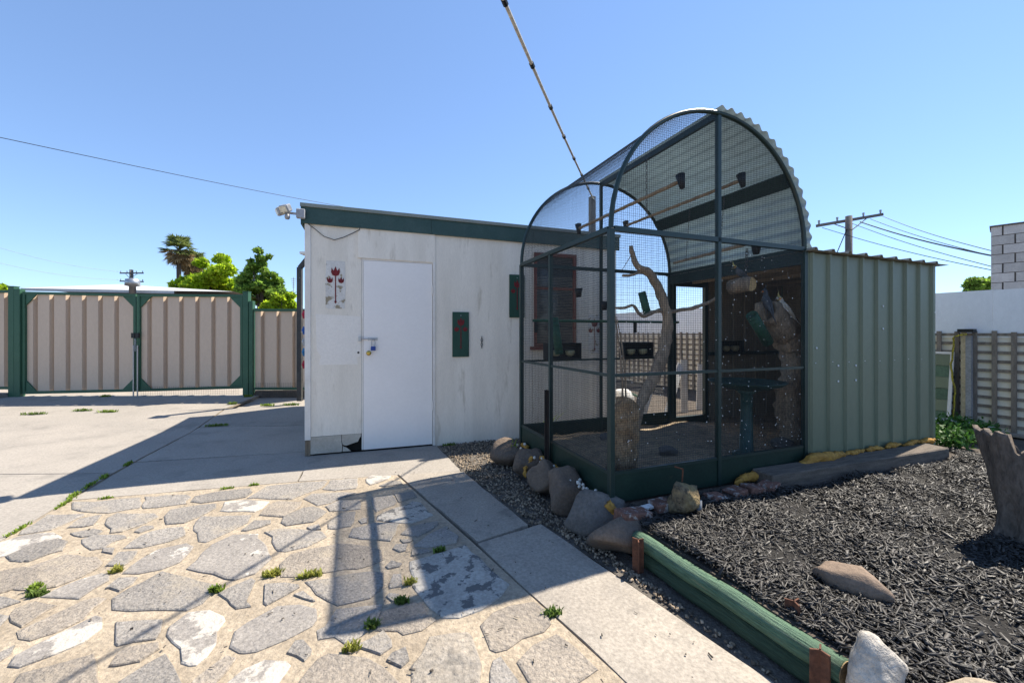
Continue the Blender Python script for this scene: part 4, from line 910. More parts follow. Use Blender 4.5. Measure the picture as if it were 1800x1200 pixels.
GJ = 'weeds in the driveway edge joint'
for k, (u, v, L) in enumerate(((34,930,.12),(115,884,.14),(130,870,.10),(158,852,.12),(183,838,.07),(225,815,.09))):
    Y = 727.3*1.255/(v-586.5); p = P(u, v, Y); tuft(p.x, p.y, -.01, L, .018, R(112), .035, 110, m_weed, 'low bright green weed in the joint between driveway and slabs', GJ, k)
GS = 'weeds along the slab edge'
for k, (u, v, L) in enumerate(((187,875,.06),(398,858,.06),(447,852,.05))):
    p = P(u, v, 727.3*1.255/(v-586.5)); tuft(p.x, p.y, -.01, L, .015, R(15), .03, 60, m_weed, 'small green weed where the crazy paving meets the slab edge', GS, 10 + k)
for k, (u, v, L, mt, lab) in enumerate(((478,1010,.055,m_weedy,'bushy yellow-green weed standing alone between large paving stones'), (545,1012,.075,m_weedy,'long straggly weed along a stone edge next to the arch shadow'), (205,1003,.03,m_weedy,'tiny yellow weed between brown stones'),
        (380,1038,.035,m_weed,'small green weed at the corner of two stones under the wire shadow'), (708,1057,.04,m_weedd,'dark green weed beside the white spotted stone in the arch shadow'), (722,1024,.035,m_weedy,'yellow weed at the corner of the white spotted stone'), (655,1100,.035,m_weedd,'thin dark weed in the joint of the arch shadow stones'),
        (618,1140,.04,m_weedy,'dry reddish weed above the big brown stone'), (772,968,.035,m_weedd,'small dark weed at the top of the white spotted stone'), (972,1080,.055,m_weedd,'dark weed in the joint between paving and garden path'), (65,1045,.05,m_weedd,'dark weed patch between the two brown stones'), (382,748,.16,m_weedd,'flat dark green weed patch on the slab in the shed shadow'),
        (790,782,.09,m_weedd,'leafy green weed at the shed wall foot'), (62,1035,.03,m_weed,'bright green weed sprig on the brown stone edge'))):
    Y = 727.3*1.255/(v-586.5); z = 0.0
    if v < 760: Y = (1.255+.3975)*727.3/(v-586.5+54.55); z = slope(0, Y) + .006
    p = P(u, v, Y); tuft(p.x, p.y, z - .008, L, .02 if k != 11 else .04, R(15), .04 if L < .1 else .035, 110 if L < .1 else 240, mt, lab, None, 30 + k)
GA = 'weeds on the driveway apron'
for k, (u, v, L) in enumerate(((145,722,.16),(190,724,.18),(60,728,.2),(470,713,.12),(510,712,.16),(185,697,.10),(408,710,.08),(436,697,.09))):
    Y = (1.255+.075*5.3)*727.3/(v-586.5+.075*727.3); p = P(u, v, Y); tuft(p.x, p.y, slope(p.x, p.y) - .005, L, .03, R(8), .05, 130, m_weed if k % 2 else m_weedd, 'green weed in the cracks of the driveway apron by the gates', GA, 50 + k)
p = P(901, 770, 3.95); tuft(p.x, p.y, .12, .02, .02, 0, .16, 12, m_weed, 'tall green grass sprig by the reddish boulder', None, 70, 'grass_sprig', 'grass')
p = P(965, 735, 4.5); tuft(p.x, p.y, .15, .03, .03, 0, .28, 12, m_weed, 'tall grass sprig behind the aviary by the shed wall', None, 71, 'grass_sprig', 'grass')
tag(MB().tube([Vector((1.05,1.62,.02)), Vector((1.0,1.70,.05)), Vector((.95,1.76,.03))], .004, 5).build('dry_twig', m_wood), 'dry brown twig lying in the soil beside the edging logs', 'twig')
# ------------------------------------------------ driftwood stump at the right
m_drift = mat('driftwood', (0.17, 0.135, 0.108), (0.085, 0.07, 0.058), 9, 0.9, 0.9, 30, 0.35, 60, stretch=(1, 1, .35))
dw = thing('driftwood_stump', 'hollow splintered grey-brown driftwood stump standing in the mulch', 'stump', (2.79, 2.18, .14))
mb = MB(); nt_, nz_ = 72, 22
def topz(t):
    back = .5 + .5 * math.cos(t - 2.5)                      # tall at the left and back, open towards the front
    s = .20 + .38 * back ** .8 + .10 * max(0, math.cos(t - 5.9)) ** 3
    s += .05 * mnoise.noise(Vector((math.cos(t) * 2.5, math.sin(t) * 2.5, 1))) + .05 * mnoise.noise(Vector((t * 5, 0, 3))) + .03 * mnoise.noise(Vector((t * 16, 0, 5)))
    if abs(((t - 3.25) + math.pi) % (2*math.pi) - math.pi) < .12: s += .06
    return max(.16, s)
for side in (0, 1):
    for j in range(nz_ + 1):
        for i in range(nt_):
            t = 2 * math.pi * i / nt_; z = topz(t) * j / nz_; fl_ = z / .5
            r = (.135 + .04 * (1 - min(1, z / .12)) ** 2 + .05 * max(0, fl_ - .35) ** 1.2) * (1 + .26 * mnoise.noise(Vector((math.cos(t) * 1.8, math.sin(t) * 1.8, z * 3))) + .07 * math.sin(t * 7 + z * 9) + .05 * mnoise.noise(Vector((t * 14, z * 3, 0)))) - (.018 if side else 0)
            mb.v.append((r * math.cos(t) * 1.35 - .0 * fl_ ** 2, r * math.sin(t), z))
for side in (0, 1):
    o_ = side * (nz_ + 1) * nt_
    for j in range(nz_):
        for i in range(nt_):
            a = o_ + j*nt_+i; b = o_ + j*nt_+(i+1) % nt_; q = (a, b, b+nt_, a+nt_); mb.f.append(q if not side else q[::-1])
for i in range(nt_): a = nz_*nt_+i; b = nz_*nt_+(i+1) % nt_; k = (nz_+1)*nt_; mb.f.append((a, b, b+k, a+k))
mb.build('trunk_shell', m_drift, dw, smooth=True)
# small dry litter on the paving and slabs (too small to pick apart)
m_bit = mat('dry_bits', (0.09, 0.075, 0.06), (0.05, 0.045, 0.04), 30, 0.9, 0.0, island=(.5, 2.2))
scatter('leaf_litter', 'tiny dry leaf bits and grit scattered over paving and path', 'litter', [(-3.2,3.05),(-1.9,3.6),(-.9,4.3),(-.5,3.7),(.75,1.7),(1.1,1.0),(-1.9,1.0)], 150, .009, (.006,.028), (.003,.010), (.001,.003), m_bit, 9, .001, .08)
# ================================================================ gates and boundary fence at the driveway
m_tan = mat('sheet_tan', (0.56, 0.435, 0.325), (0.52, 0.40, 0.30), 1.2, 0.5, 0.012, 30, 0.04, 30, stretch=(1, 1, .4))
m_ggreen = mat('gate_green', (0.030, 0.090, 0.052), (0.038, 0.105, 0.062), 4, 0.5, 0.02, 40, 0.08, 40)
GB = lambda x: 7.30 + .03 * (x + 8.8)
def pan_sheet(x0, x1, zb0, zb1, zt0, zt1, name, parent, cut=0.0, off=0.0):
    """deep-pan steel sheet: wide flats with narrow recessed channels; parent frame is world-aligned"""
    prof = [(x0, 0)]; c = x0 + .10
    while c + .10 < x1: prof += [(c, 0), (c + .018, .062), (c + .058, .062), (c + .082, 0)]; c += .28
    prof.append((x1, 0)); mb = MB()
    for x, d in prof:
        t = (x - x0) / (x1 - x0); y = GB(x) + .015 + d + off
        mb.v += [(x, y, zb0 + (zb1 - zb0) * t), (x, y, zt0 + (zt1 - zt0) * t)]
    for i in range(len(prof) - 1): mb.f.append((2*i, 2*i+2, 2*i+3, 2*i+1))
    o = mb.build(name, m_tan, parent, local=False); o.modifiers.new('thickness', 'SOLIDIFY').thickness = .002; return o
def gate_leaf(x0, x1, zb0, zb1, zt0, zt1, lab, latch):
    t = thing('gate_leaf', lab, 'gate', ((x0 + x1) / 2, GB((x0 + x1) / 2), zb0), 0, 'double driveway gates')
    w = .045
    def seg(nm, p, q, ww=w, hh=.04): MB().bar((p[0], GB(p[0]), p[1]), (q[0], GB(q[0]), q[1]), hh, ww).build(nm, m_ggreen, t, local=False)
    seg('gate_rail', (x0, zt0), (x1, zt1)); seg('gate_rail', (x0, zb0), (x1, zb1))
    MB().bar((x0, GB(x0), zb0 - .02), (x0, GB(x0), zt0 + .02), w, .042, up=(1, 0, 0)).build('gate_stile', m_ggreen, t, local=False)
    MB().bar((x1, GB(x1), zb1 - .02), (x1, GB(x1), zt1 + .02), w, .042, up=(1, 0, 0)).build('gate_stile', m_ggreen, t, local=False)
    pan_sheet(x0 + .02, x1 - .02, zb0 + .01, zb1 + .01, zt0 - .01, zt1 - .01, 'infill_sheet', t)
    for cx, cz, sx, sz in ((x0, zt0, 1, -1), (x1, zt1, -1, -1), (x0, zb0, 1, 1), (x1, zb1, -1, 1)):
        k = .22; pts = [(cx + sx * .02, cz + sz * .02), (cx + sx * k, cz + sz * .02), (cx + sx * .02, cz + sz * k)]
        y = GB(cx) - .008; mb = MB(); mb.v = [(a, y, b) for a, b in pts] + [(a, y + .018, b) for a, b in pts]
        mb.f = [(0, 1, 2), (5, 4, 3), (0, 3, 4, 1), (1, 4, 5, 2), (2, 5, 3, 0)]; mb.build('corner_plate', m_ggreen, t, local=False)
    if latch:
        xl = x1 if latch > 0 else x0
        MB().tube([(xl - latch * .0, GB(xl) - .04, .14), (xl, GB(xl) - .04, 1.05)], .011, 8).build('drop_bolt', m_steel, t, local=False)
        MB().box(xl - .03, xl + .03, GB(xl) - .055, GB(xl) - .022, 1.18, 1.27).build('latch', m_black, t, local=False)
gate_leaf(-8.60, -6.70, .215, .25, 1.975, 1.94, 'tan sheet steel gate leaf with green frame, hung on the wide double post', 1)
gate_leaf(-6.63, -4.84, .25, .30, 1.94, 1.935, 'tan sheet steel gate leaf with green frame, hung on the post by the low fence', -1)
tag(chain(MB(), (-6.665, GB(-6.67) - .05, 1.17), (-6.66, GB(-6.67) - .05, .95), 8, .014, .004).build('gate_chain', m_steel), 'short steel chain hanging where the two gate leaves meet', 'chain')
def gpost(x, w, z0, z1, lab, n=1):
    t = thing('gate_post', lab, 'post', (x, GB(x), z0), 0, 'green steel gate posts')
    for k in range(n):
        xx = x + (k - (n - 1) / 2) * w; MB().box(xx - w / 2 + .001, xx + w / 2 - .001, GB(x) - .045, GB(x) + .045, z0, z1 - .035 * k).build('post', m_ggreen, t, local=False, bevel=.004)
    MB().box(x - w * n / 2 - .004, x + w * n / 2 - w * (n > 1) + .004, GB(x) - .05, GB(x) + .05, z1 + .001, z1 + .012).build('cap', m_ggreen, t, local=False)
gpost(-8.74, .105, .12, 2.08, 'wide double green gate post at the driveway edge', 2)
gpost(-4.755, .10, .12, 2.0, 'green gate post with lower fence post beside it', 1)
t = thing('fence_post', 'short green post joining the gate post and the low fence panel', 'post', (-4.665, GB(-4.665), .12)); MB().box(-.035,.035,-.04,.04,0,1.72).build('post', m_ggreen, t, bevel=.004)
def fence_panel(x0, x1, zb, zt, lab):
    t = thing('sheet_fence', lab, 'fence', ((x0 + x1) / 2, GB((x0 + x1) / 2), zb), 0, 'tan steel fence panels')
    for z in (zb, zt): MB().bar((x0, GB(x0), z), (x1, GB(x1), z), .045, .045).build('fence_rail', m_ggreen, t, local=False)
    pan_sheet(x0 + .005, x1, zb + .015, zb + .015, zt - .015, zt - .015, 'infill_sheet', t)
fence_panel(-4.625, -3.3, .27, 1.68, 'low tan steel fence panel between the gate post and the shed')
fence_panel(-11.6, -8.86, .30, 2.0, 'tall tan steel fence panel beyond the wide double gate post')
m_plinth = mat('plinth_board', (0.12, 0.095, 0.075), (0.075, 0.06, 0.05), 5, .9, .4)
t = thing('plinth_board', 'dark timber plinth under the low fence panel', 'plinth', (-3.95, GB(-3.95), .08)); MB().box(-.66,.66,-.03,.03,0,.155).build('board', m_plinth, t)
t = thing('plinth_board', 'grey block plinth under the tall fence panel', 'plinth', (-9.6, GB(-9.6) - .02, .0)); MB().box(-.75,.74,-.12,.05,0,.22).build('block', mat('grey_block', (.28,.25,.22), None, 6, .9, .4), t, bevel=.01)
# chicken wire strip along the gate foot
def netting(x0, x1, z0, h, dy, lab):
    mb = MB(); x = x0
    def wr(p, q):
        p, q = Vector(p), Vector(q); d = (q - p).normalized(); s = Vector((0, 1, 0)).cross(d) * .0013; y = Vector((0, .0013, 0)); k = len(mb.v)
        mb.v += [tuple(p + s), tuple(p - s * .5 + y), tuple(p - s * .5 - y), tuple(q + s), tuple(q - s * .5 + y), tuple(q - s * .5 - y)]; mb.f.extend([(k, k+1, k+4, k+3), (k+1, k+2, k+5, k+4), (k+2, k, k+3, k+5)])
    while x <= x1: wr((x, GB(x) - dy, z0 + slope(x, GB(x)) - .15), (x, GB(x) - dy, z0 + h)); x += .04
    z = z0
    while z <= z0 + h: wr((x0, GB(x0) - dy, z), (x1, GB(x1) - dy, z)); z += .04
    tag(mb.build('wire_netting', m_wire), lab, 'netting', 'wire netting along the fence foot')
netting(-6.55, -4.84, .16, .17, .06, 'strip of wire netting under the gate leaf beside the low fence')
netting(-4.7, -3.4, .13, .26, .09, 'strip of wire netting along the foot of the low fence panel')
# dark post with bracket beside the shed, coloured streamers
p = P(527, 675, 7.0)
t = thing('bracket_post', 'dark steel post with slanted bracket behind the shed corner', 'post', (p.x, p.y, .12))
top = P(527, 470, 7.0).z
m_dkpost = mat('dark_post', (.06, .058, .055), (.04, .04, .038), 8, .6, .1, spots=((.4,.4,.38), 14, .08))
MB().box(-.038,.038,-.03,.03,0,top-.12).build('post', m_dkpost, t)
MB().bar((-.0,0,top-.13),(.22,.0,top+.14),.05,.07).build('bracket', m_dkpost, t)
MB().box(.02,.16,-.05,.1,top+.10,top+.14).build('awning_edge', m_trimw, t)
t = thing('streamer', 'string of small red and blue ornaments hanging behind the shed corner', 'ornament', tuple(P(534, 690, 6.4)))
for k, (v, c) in enumerate(((552, (.5,.03,.06)), (580, (.03,.12,.4)), (600, (.5,.5,.5)), (618, (.03,.2,.4)), (640, (.5,.03,.06)))):
    q = P(534, v, 6.4); MB().tube([q + Vector((0,0,.06)), q, q - Vector((0,0,.07))], [.005,.03,.008], 6).build('ornament', mat('ornament_%d' % k, c, None, 10, .6, 0), t, local=False)
# ================================================================ neighbour's fence: white sheeting with timber lattice
m_wsheet = mat('white_sheeting', (0.80, 0.80, 0.80), (0.74, 0.74, 0.74), 2, 0.55, 0.02, 30, 0.04, 30, stretch=(1, 1, .5))
m_cream = mat('cream_sheeting', (0.80, 0.73, 0.60), (0.72, 0.65, 0.53), 3, 0.7, 0.04, 40, 0.06, 40)
m_lat = mat('lattice_timber', (0.27, 0.225, 0.18), (0.17, 0.142, 0.115), 7, 0.9, 0.4, 50, 0.25, 70, stretch=(4, 4, .7), objrand=.2)
FX, FY = 5.85, 3.976; FD = math.atan2(.882, -.471)
fn = thing('lattice_fence', 'white sheet fence faced with weathered timber lattice along the yard', 'fence', (FX, FY, .15), FD)
FLN = 8.2
for k in range(int(FLN / .82)): MB().box(k*.82+.002, k*.82+.818, -.004, .0, .0, 1.12).build('lower_sheet', m_cream, fn)
for k in range(int(FLN / .82)): MB().box(k*.82+.002, k*.82+.818, .002, .012, 1.06, 1.60 + (.004 if k % 2 else 0)).build('upper_sheet', m_wsheet, fn)
for k in range(11): MB().box(0, FLN, .004, .020, .06 + k*.102, .092 + k*.102).build('horizontal_slat', m_lat, fn)
rr = random.Random(4); x = .05
while x < FLN:
    z1 = 1.13 + rr.uniform(-.01,.01); MB().box(x, x + .040, .021, .040, rr.uniform(.0,.04), z1).build('vertical_slat', m_lat, fn); x += .148 + rr.uniform(-.008,.008)
# post on the fence, rope, leaning panel, debris
def F(s, out, z): return WM[fn] @ Vector((s, out, z))
def sF(u):      # where the sight line of photograph column u meets the fence
    k = (u - 900) / 727.3; c, s_ = math.cos(FD), math.sin(FD); return (k * FY - FX) / (c - k * s_)
s0 = sF(1709)
t = thing('fence_post', 'grey and cream post with dark cap standing against the lattice fence', 'post', tuple(F(s0, .08, 0)), FD)
MB().box(-.025,.02,0,.06,0,1.08).build('post', mat('grey_post', (.30,.30,.30), (.24,.24,.24), 5, .7, .1), t)
MB().box(.021,.06,.0,.05,.05,1.12).build('batten', mat('cream_batten', (.52,.42,.27), (.45,.36,.23), 5, .8, .2), t)
MB().box(-.05,.08,-.02,.09,1.121,1.16).build('cap', m_black, t)
m_rope = mat('yellow_rope', (0.60, 0.48, 0.03), (0.05, 0.05, 0.04), 70, 0.8, 0.3, fine=.5)
s1 = sF(1686); pts = [F(s0 + .0, .16, 1.10), F(s0 - .0 + .1, .17, 1.07), F(s1, .16, 1.0), F(s1 + .02, .17, .7), F(s1 - .01, .17, .4), F(s1 + .01, .17, .12)]
tag(MB().tube(wob(pts, 6, .012, 4), .009, 6).build('hanging_rope', m_rope, smooth=True), 'yellow and black rope hanging beside the leaning green panel', 'rope')
s2 = sF(1684); wv = 1.0
t = thing('leaning_steel_screen', 'green ribbed steel panel in a white frame leaning on the lattice fence', 'panel', tuple(F(s2, .25, 0)), FD)
lean = Matrix.Rotation(R(9), 4, 'X')
for k in range(6): MB().box(.03, wv, 0, .008 + .006 * (k % 2), .06 + k*.135, .06 + k*.135 + .131).xf(lean).build('panel_strip', m_shel if k % 2 else mat('panel_green', (.105,.165,.105), None, 3, .5, .02), t)
MB().box(0, wv, -.004, .016, .872, .90).box(0, .03, -.004, .016, .03, .871).xf(lean).build('panel_frame', m_trimw, t)
m_wb = mat('white_board', (0.60, 0.59, 0.56), (0.48, 0.46, 0.43), 6, .7, .1, 40, .1, 40)
for k, (s, o_, ln, rz, z, lab) in enumerate(((sF(1665),.55,.7,.15,.20,'white board lying on rubble below the leaning panel'), (sF(1700),.40,.55,-.12,.235,'thin white offcut lying beside the grey fence post'), (sF(1655),.75,.5,.4,.17,'broken white board end behind the leafy plants'), (sF(1740),.35,.8,.05,.17,'long weathered plank on the ground below the lattice'))):
    p = F(s, o_ * .8, 0); t = thing('loose_board', lab, 'board', (p.x, p.y, z), FD + rz); MB().box(-ln/2, ln/2, -.07, .07, 0, .022).build('board', m_wb if k < 3 else m_lat, t)
# boards standing behind the aviary
for k, (u0, v0, u1, v1, Y0, Y1, lab) in enumerate(((1128,738,1152,652,5.4,5.6,'white slanting board behind the rear mesh, near the gum branch'), (1172,742,1196,640,5.5,5.9,'white slanting board behind the aviary doorway post'), (1203,722,1202,632,5.8,5.9,'upright white board seen through the aviary doorway'), (1229,724,1232,640,6.0,6.1,'second upright white board seen through the doorway beside the shelter wall'))):
    a, b = P(u0, v0, Y0), P(u1, v1, Y1); a.z = .15; t = thing('leaning_board', lab, 'board', tuple(a), 0, 'white boards standing behind the aviary'); MB().bar(a, b, .09, .02, up=(0, 1, 0)).build('board', m_wb, t, local=False)
p = P(1092, 702, 6.3); t = thing('white_sack', 'white plastic sack on the ground behind the aviary', 'sack', (p.x, p.y, .15)); rock_o = rock('sack_body', (0, 0, 0), (.42, .3, .26), .3, 33, m_white, planes=3); rock_o.parent = t
tag(MB().tube(wob([P(1078,690,6.4), P(1095,690,6.35), P(1110,692,6.3), P(1122,697,6.2)], 4, .01, 2), .016, 6).build('garden_hose', m_gplast, smooth=True), 'green garden hose lying behind the aviary', 'hose')
# ================================================================ trees, houses and poles beyond
m_lgreen = mat('leaf_light', (0.42, 0.54, 0.03), (0.30, 0.43, 0.025), 2, 0.6, 0.0, island=(.55, 1.6), trans=.65)
m_mgreen = mat('leaf_mid', (0.22, 0.34, 0.05), (0.15, 0.25, 0.04), 2, 0.55, 0.0, island=(.5, 1.7), trans=.6)
m_trunk = mat('tree_trunk', (0.12, 0.095, 0.07), (0.08, 0.065, 0.05), 5, .95, .5)
def leaves(clumps, n, size, seed, shell=.55):
    """leaf-sized faces spread through ellipsoid clumps"""
    rg = np.random.default_rng(seed); C = np.array([c[:3] for c in clumps]); S_ = np.array([c[3:6] for c in clumps]); wt = (S_.prod(1)) ** (2/3); wt /= wt.sum()
    k = rg.choice(len(C), n, p=wt); d = rg.normal(size=(n, 3)); d /= np.linalg.norm(d, axis=1)[:, None]; r = shell + (1 - shell) * rg.uniform(0, 1, n) ** .7 + rg.normal(0, .06, n)
    c = C[k] + d * S_[k] * r[:, None]; u = rg.normal(size=(n, 3)); u /= np.linalg.norm(u, axis=1)[:, None]; w = np.cross(u, d + rg.normal(0, .5, (n, 3))); w /= np.linalg.norm(w, axis=1)[:, None]
    s = size * rg.uniform(.6, 1.3, n)[:, None]; V = np.stack([c - u * s, c - w * s * .45, c + u * s, c + w * s * .45], 1).reshape(-1, 3); F_ = np.arange(n * 4).reshape(-1, 4); mb = MB(); mb.v = [tuple(p) for p in V]; mb.f = [tuple(q) for q in F_.tolist()]; return mb
def tree(name, lab, base, trunk_r, hgt, clumps, n, size, material, seed, group=None, branches=6):
    t = thing(name, lab, 'tree', tuple(base), 0, group); b = Vector(base); rn = random.Random(seed)
    mb = MB(); top = Vector((b.x, b.y, b.z + hgt * .7)); mb.tube([b, b.lerp(top, .4) + Vector((rn.uniform(-.1,.1), 0, 0)), top], [trunk_r, trunk_r * .8, trunk_r * .35], 8)
    for k in range(branches):
        c = clumps[k % len(clumps)]; st_ = b.lerp(top, rn.uniform(.35, .9)); e = Vector(c[:3]); mb.tube([st_, st_.lerp(e, .5) + Vector((0, 0, .15)), e], [trunk_r * .4, trunk_r * .25, trunk_r * .1], 6)
    mb.build('trunk', m_trunk, t, local=False); leaves(clumps, n, size, seed).build('crown', material, t, local=False)
def clump_fill(px, seed, n, Y, dep, rmin, rmax):
    """clumps through the volume of a crown given as a list of (u, v, radius in px) at distance Y"""
    rn = random.Random(seed); out = []
    for u, v, r in px:
        c = P(u, v, Y); rr_ = r * Y / 727.3
        for k in range(n):
            d = Vector((rn.gauss(0,1), rn.gauss(0,1), rn.gauss(0,1))).normalized() * rr_ * rn.uniform(.35, .92); s = rr_ * rn.uniform(rmin, rmax); out.append((c.x + d.x, c.y + d.y * dep, c.z + d.z, s, s, s * .7))
    return out
cl = clump_fill([(352,497,42),(395,488,36),(325,515,28),(420,505,30),(370,520,40)], 1, 9, 24, 1, .28, .45)
tree('spreading_tree', 'broad bright lime-green tree behind the gates', (P(370,560,24).x, 24, 0), .22, 5.2, cl, 9000, .16, m_lgreen, 2, 'trees beyond the gates')
cl = clump_fill([(452,462,20),(462,450,17),(446,488,26),(475,486,24),(462,515,34),(485,515,22),(440,515,26)], 3, 9, 20, 1, .26, .42)
tree('upright_tree', 'taller mid-green leafy tree beside the lime-green one', (P(460,560,20).x, 20, 0), .16, 5.2, cl, 8500, .13, m_mgreen, 4, 'trees beyond the gates')
cl = clump_fill([(500,528,18),(488,540,20),(470,540,18),(512,540,10)], 5, 8, 18, 1, .3, .45)
tree('lime_shrub', 'bright lime-green shrub just above the low fence panel', (P(498,560,18).x, 18, 0), .08, 2.6, cl, 3500, .11, m_lgreen, 6, 'trees beyond the gates')
cl = clump_fill([(4,508,9),(-14,505,14)], 7, 7, 15, 1, .3, .45); tree('corner_tree', 'green tree top showing above the tall fence panel', (P(-10,560,15).x, 15, 0), .1, 2.7, cl, 1200, .10, m_lgreen, 8)
cl = clump_fill([(1722,500,20),(1738,495,16),(1708,506,12)], 9, 8, 14, 1, .3, .45); tree('neighbour_tree', 'green tree top between the white fence and the brick chimney', (P(1726,560,14).x, 14, 0), .1, 2.8, cl, 2600, .10, m_mgreen, 10)
# fan palms
m_palm = mat('palm_green', (0.19, 0.23, 0.07), (0.13, 0.17, 0.05), 3, .6, 0, island=(.6, 1.5), trans=.4)
m_palmd = mat('palm_dead', (0.45, 0.33, 0.17), (0.33, 0.25, 0.13), 3, .8, 0, island=(.6, 1.3), trans=.35)
def palm(u, v, Y, scale, lab, seed):
    c = P(u, v, Y); t = thing('fan_palm', lab, 'palm', (c.x, c.y, 0), 0, 'fan palms beyond the gates'); rn = random.Random(seed)
    MB().tube([(0,0,0),(.05,0,c.z*.5),(0,0,c.z)], [.30*scale,.22*scale,.2*scale], 8).build('trunk', m_trunk, t)
    for nm, mt, n, e0, e1 in (('fronds', m_palm, 30, -20, 75), ('dead_fronds', m_palmd, 40, -80, -5)):
        mb = MB()
        for k in range(n):
            az = rn.uniform(0, 6.283); el = R(rn.uniform(e0, e1)); d = Vector((math.cos(az)*math.cos(el), math.sin(az)*math.cos(el), math.sin(el))); st_ = rn.uniform(.9, 1.25) * scale * (1 if nm == 'fronds' else .8); h = Vector((0,0,c.z)) + d * st_
            sd = d.cross(Vector((0,0,1))).normalized(); up = sd.cross(d); mb.tube([(0,0,c.z), tuple(h)], .03*scale, 4, cap=False)
            for j in range(13):
                a = R(-100 + 200 * j / 12); L = rn.uniform(.75, 1.0) * scale; tip = h + (d * math.cos(a) + sd * math.sin(a)) * L - Vector((0,0, .22 * scale * rn.uniform(.4, 1.4))) + up * .05; m_ = h.lerp(tip, .5) + up * .06; w = (d * -math.sin(a) + sd * math.cos(a)) * .075 * scale
                mb.add([h, m_ - w, tip, m_ + w], [(0, 1, 2, 3)])
        mb.build(nm, mt, t)
palm(314, 440, 44, 1.0, 'taller fan palm with brown skirt standing behind the lime-green tree', 1)
palm(338, 462, 47, 0.95, 'shorter fan palm close beside the taller one', 2)
# utility poles
m_pole = mat('pole_timber', (0.17, 0.155, 0.14), (0.12, 0.11, 0.10), 4, .9, .2)
def pole(u, vt, Y, arms, lab, r=.13):
    c = P(u, vt, Y); t = thing('utility_pole', lab, 'utility pole', (c.x, Y, 0)); MB().tube([(0,0,0),(0,0,c.z)], [r*1.2, r], 10).build('pole', m_pole, t, smooth=True)
    for (u0, v0, u1, v1, dy) in arms:
        a, b = P(u0, v0, Y - .18), P(u1, v1, Y - .18 + dy); ar = MB().bar(a, b, .10, .12).build('crossarm', m_pole, t, local=False)
        for k in range(4): q = a.lerp(b, (.03, .3, .7, .97)[k]); MB().tube([q + Vector((0,0,.05)), q + Vector((0,0,.22))], [.03,.045], 6).build('insulator', m_lampw, ar, local=False)
        m_ = a.lerp(b, .5)
        for s in (.22, .78): MB().bar(a.lerp(b, s), (c.x, Y - .16, m_.z - .55), .03).build('brace', m_pole, t, local=False)
    return c
pole(1492, 380, 18, [(1436, 397, 1551, 377, .9)], 'timber utility pole with one crossarm behind the green shelter')
pole(231, 474, 42, [(211, 480, 252, 480, 0), (211, 494, 252, 495, 0)], 'distant utility pole with two crossarms beyond the gates', .16)
for k, (u0, v0, Y0, u1, v1, Y1, lab) in enumerate(((1551,380,18.8,1830,462,9,'upper thin power line from the crossarm tip towards the chimney'), (1530,385,18.6,1830,470,9.3,'second thin power line below the crossarm tip'), (1512,390,18,1830,466,9,'thick twisted power line from the crossarm towards the chimney'), (1496,392,18,1830,490,9.5,'lower thin power line from the pole'), (1445,400,17.4,1830,492,10,'long low power line from the far end of the crossarm'))):
    a, b = P(u0, v0, Y0), P(u1, v1, Y1); pts = []
    for i in range(17): t = i / 16; p = a.lerp(b, t); p.z -= .12 * math.sin(math.pi * t); pts.append(p)
    tag(MB().tube(pts, .022 if k == 2 else .011, 5).build('power_line', m_black), lab, 'power line')
for k, (v0, v1, lab) in enumerate(((398, 478, 'higher faint power line running to the distant pole'), (432, 492, 'lower faint power line running to the distant pole'))):
    a, b = P(-120, v0, 26), P(212, v1, 42); pts = [a.lerp(b, i / 12) - Vector((0, 0, .5 * math.sin(math.pi * i / 12))) for i in range(13)]; tag(MB().tube(pts, .010, 4).build('power_line', m_lampw), lab, 'power line')
tag(MB().tube([P(1470,447,17.9), P(1490,400,17.95)], .018, 5).build('stay_wire', m_black), 'slanting stay wire on the utility pole behind the shelter', 'wire')
# neighbouring houses
m_roofw = mat('white_metal_roof', (0.55, 0.55, 0.54), (0.48, 0.48, 0.47), 2, .5, .02)
h = thing('neighbour_house', 'low house with pale metal roof behind the gates', 'house', (P(160,560,16).x, 16, 0))
x0, x1 = P(42, 500, 15).x - h.location.x, P(310, 500, 15).x - h.location.x
MB().box(x0+.3, x1-.3, -.8, 5, 0, 2.5).build('wall', mat('brick_far', (.35,.22,.16), None, 3, .9, .2), h)
MB().add([(x0,-1.1,2.90),(x1,-1.1,2.80),(x1,2.1,3.10),(x0+.5,2.1,3.42),(x1,5.3,2.80),(x0,5.3,2.90),(x0,-1.1,2.8),(x1,-1.1,2.7)], [(0,1,2,3),(3,2,4,5),(6,7,1,0),(5,0,3)]).build('roof', m_roofw, h)
c = P(233, 506, 14.6) - h.location; MB().tube([(c.x, c.y, c.z-.2), (c.x, c.y, c.z+.05), (c.x, c.y, c.z+.08), (c.x, c.y, c.z+.30), (c.x, c.y, c.z+.34)], [.10,.10,.22,.20,.05], 10).build('roof_vent', m_steel, h, smooth=True)
h = thing('far_house', 'distant house with terracotta roof beyond the low fence panel', 'house', (P(524,560,26).x, 27, 0))
MB().box(-1.4, 3, 0, 5, 0, 2.1).build('wall', mat('cream_far', (.45,.38,.28), None, 3, .9, .1), h)
MB().add([(-1.7,-.4,2.1),(3.3,-.4,2.1),(3.3,5.4,2.1),(-1.7,5.4,2.1),(.3,2.5,3.3),(1.5,2.5,3.3)], [(0,1,5,4),(1,2,5),(2,3,4,5),(3,0,4)]).build('roof', mat('terracotta', (.42,.22,.15), None, 6, .8, .2), h)
c = P(516, 545, 25.5); t = thing('roof_antenna', 'thin roof antenna beyond the low fence panel', 'antenna', (c.x, c.y, 2.2)); z1 = P(516, 487, 25.5).z - 2.2
MB().tube([(0,0,0),(0,0,z1)], .02, 5).build('mast', m_lampw, t)
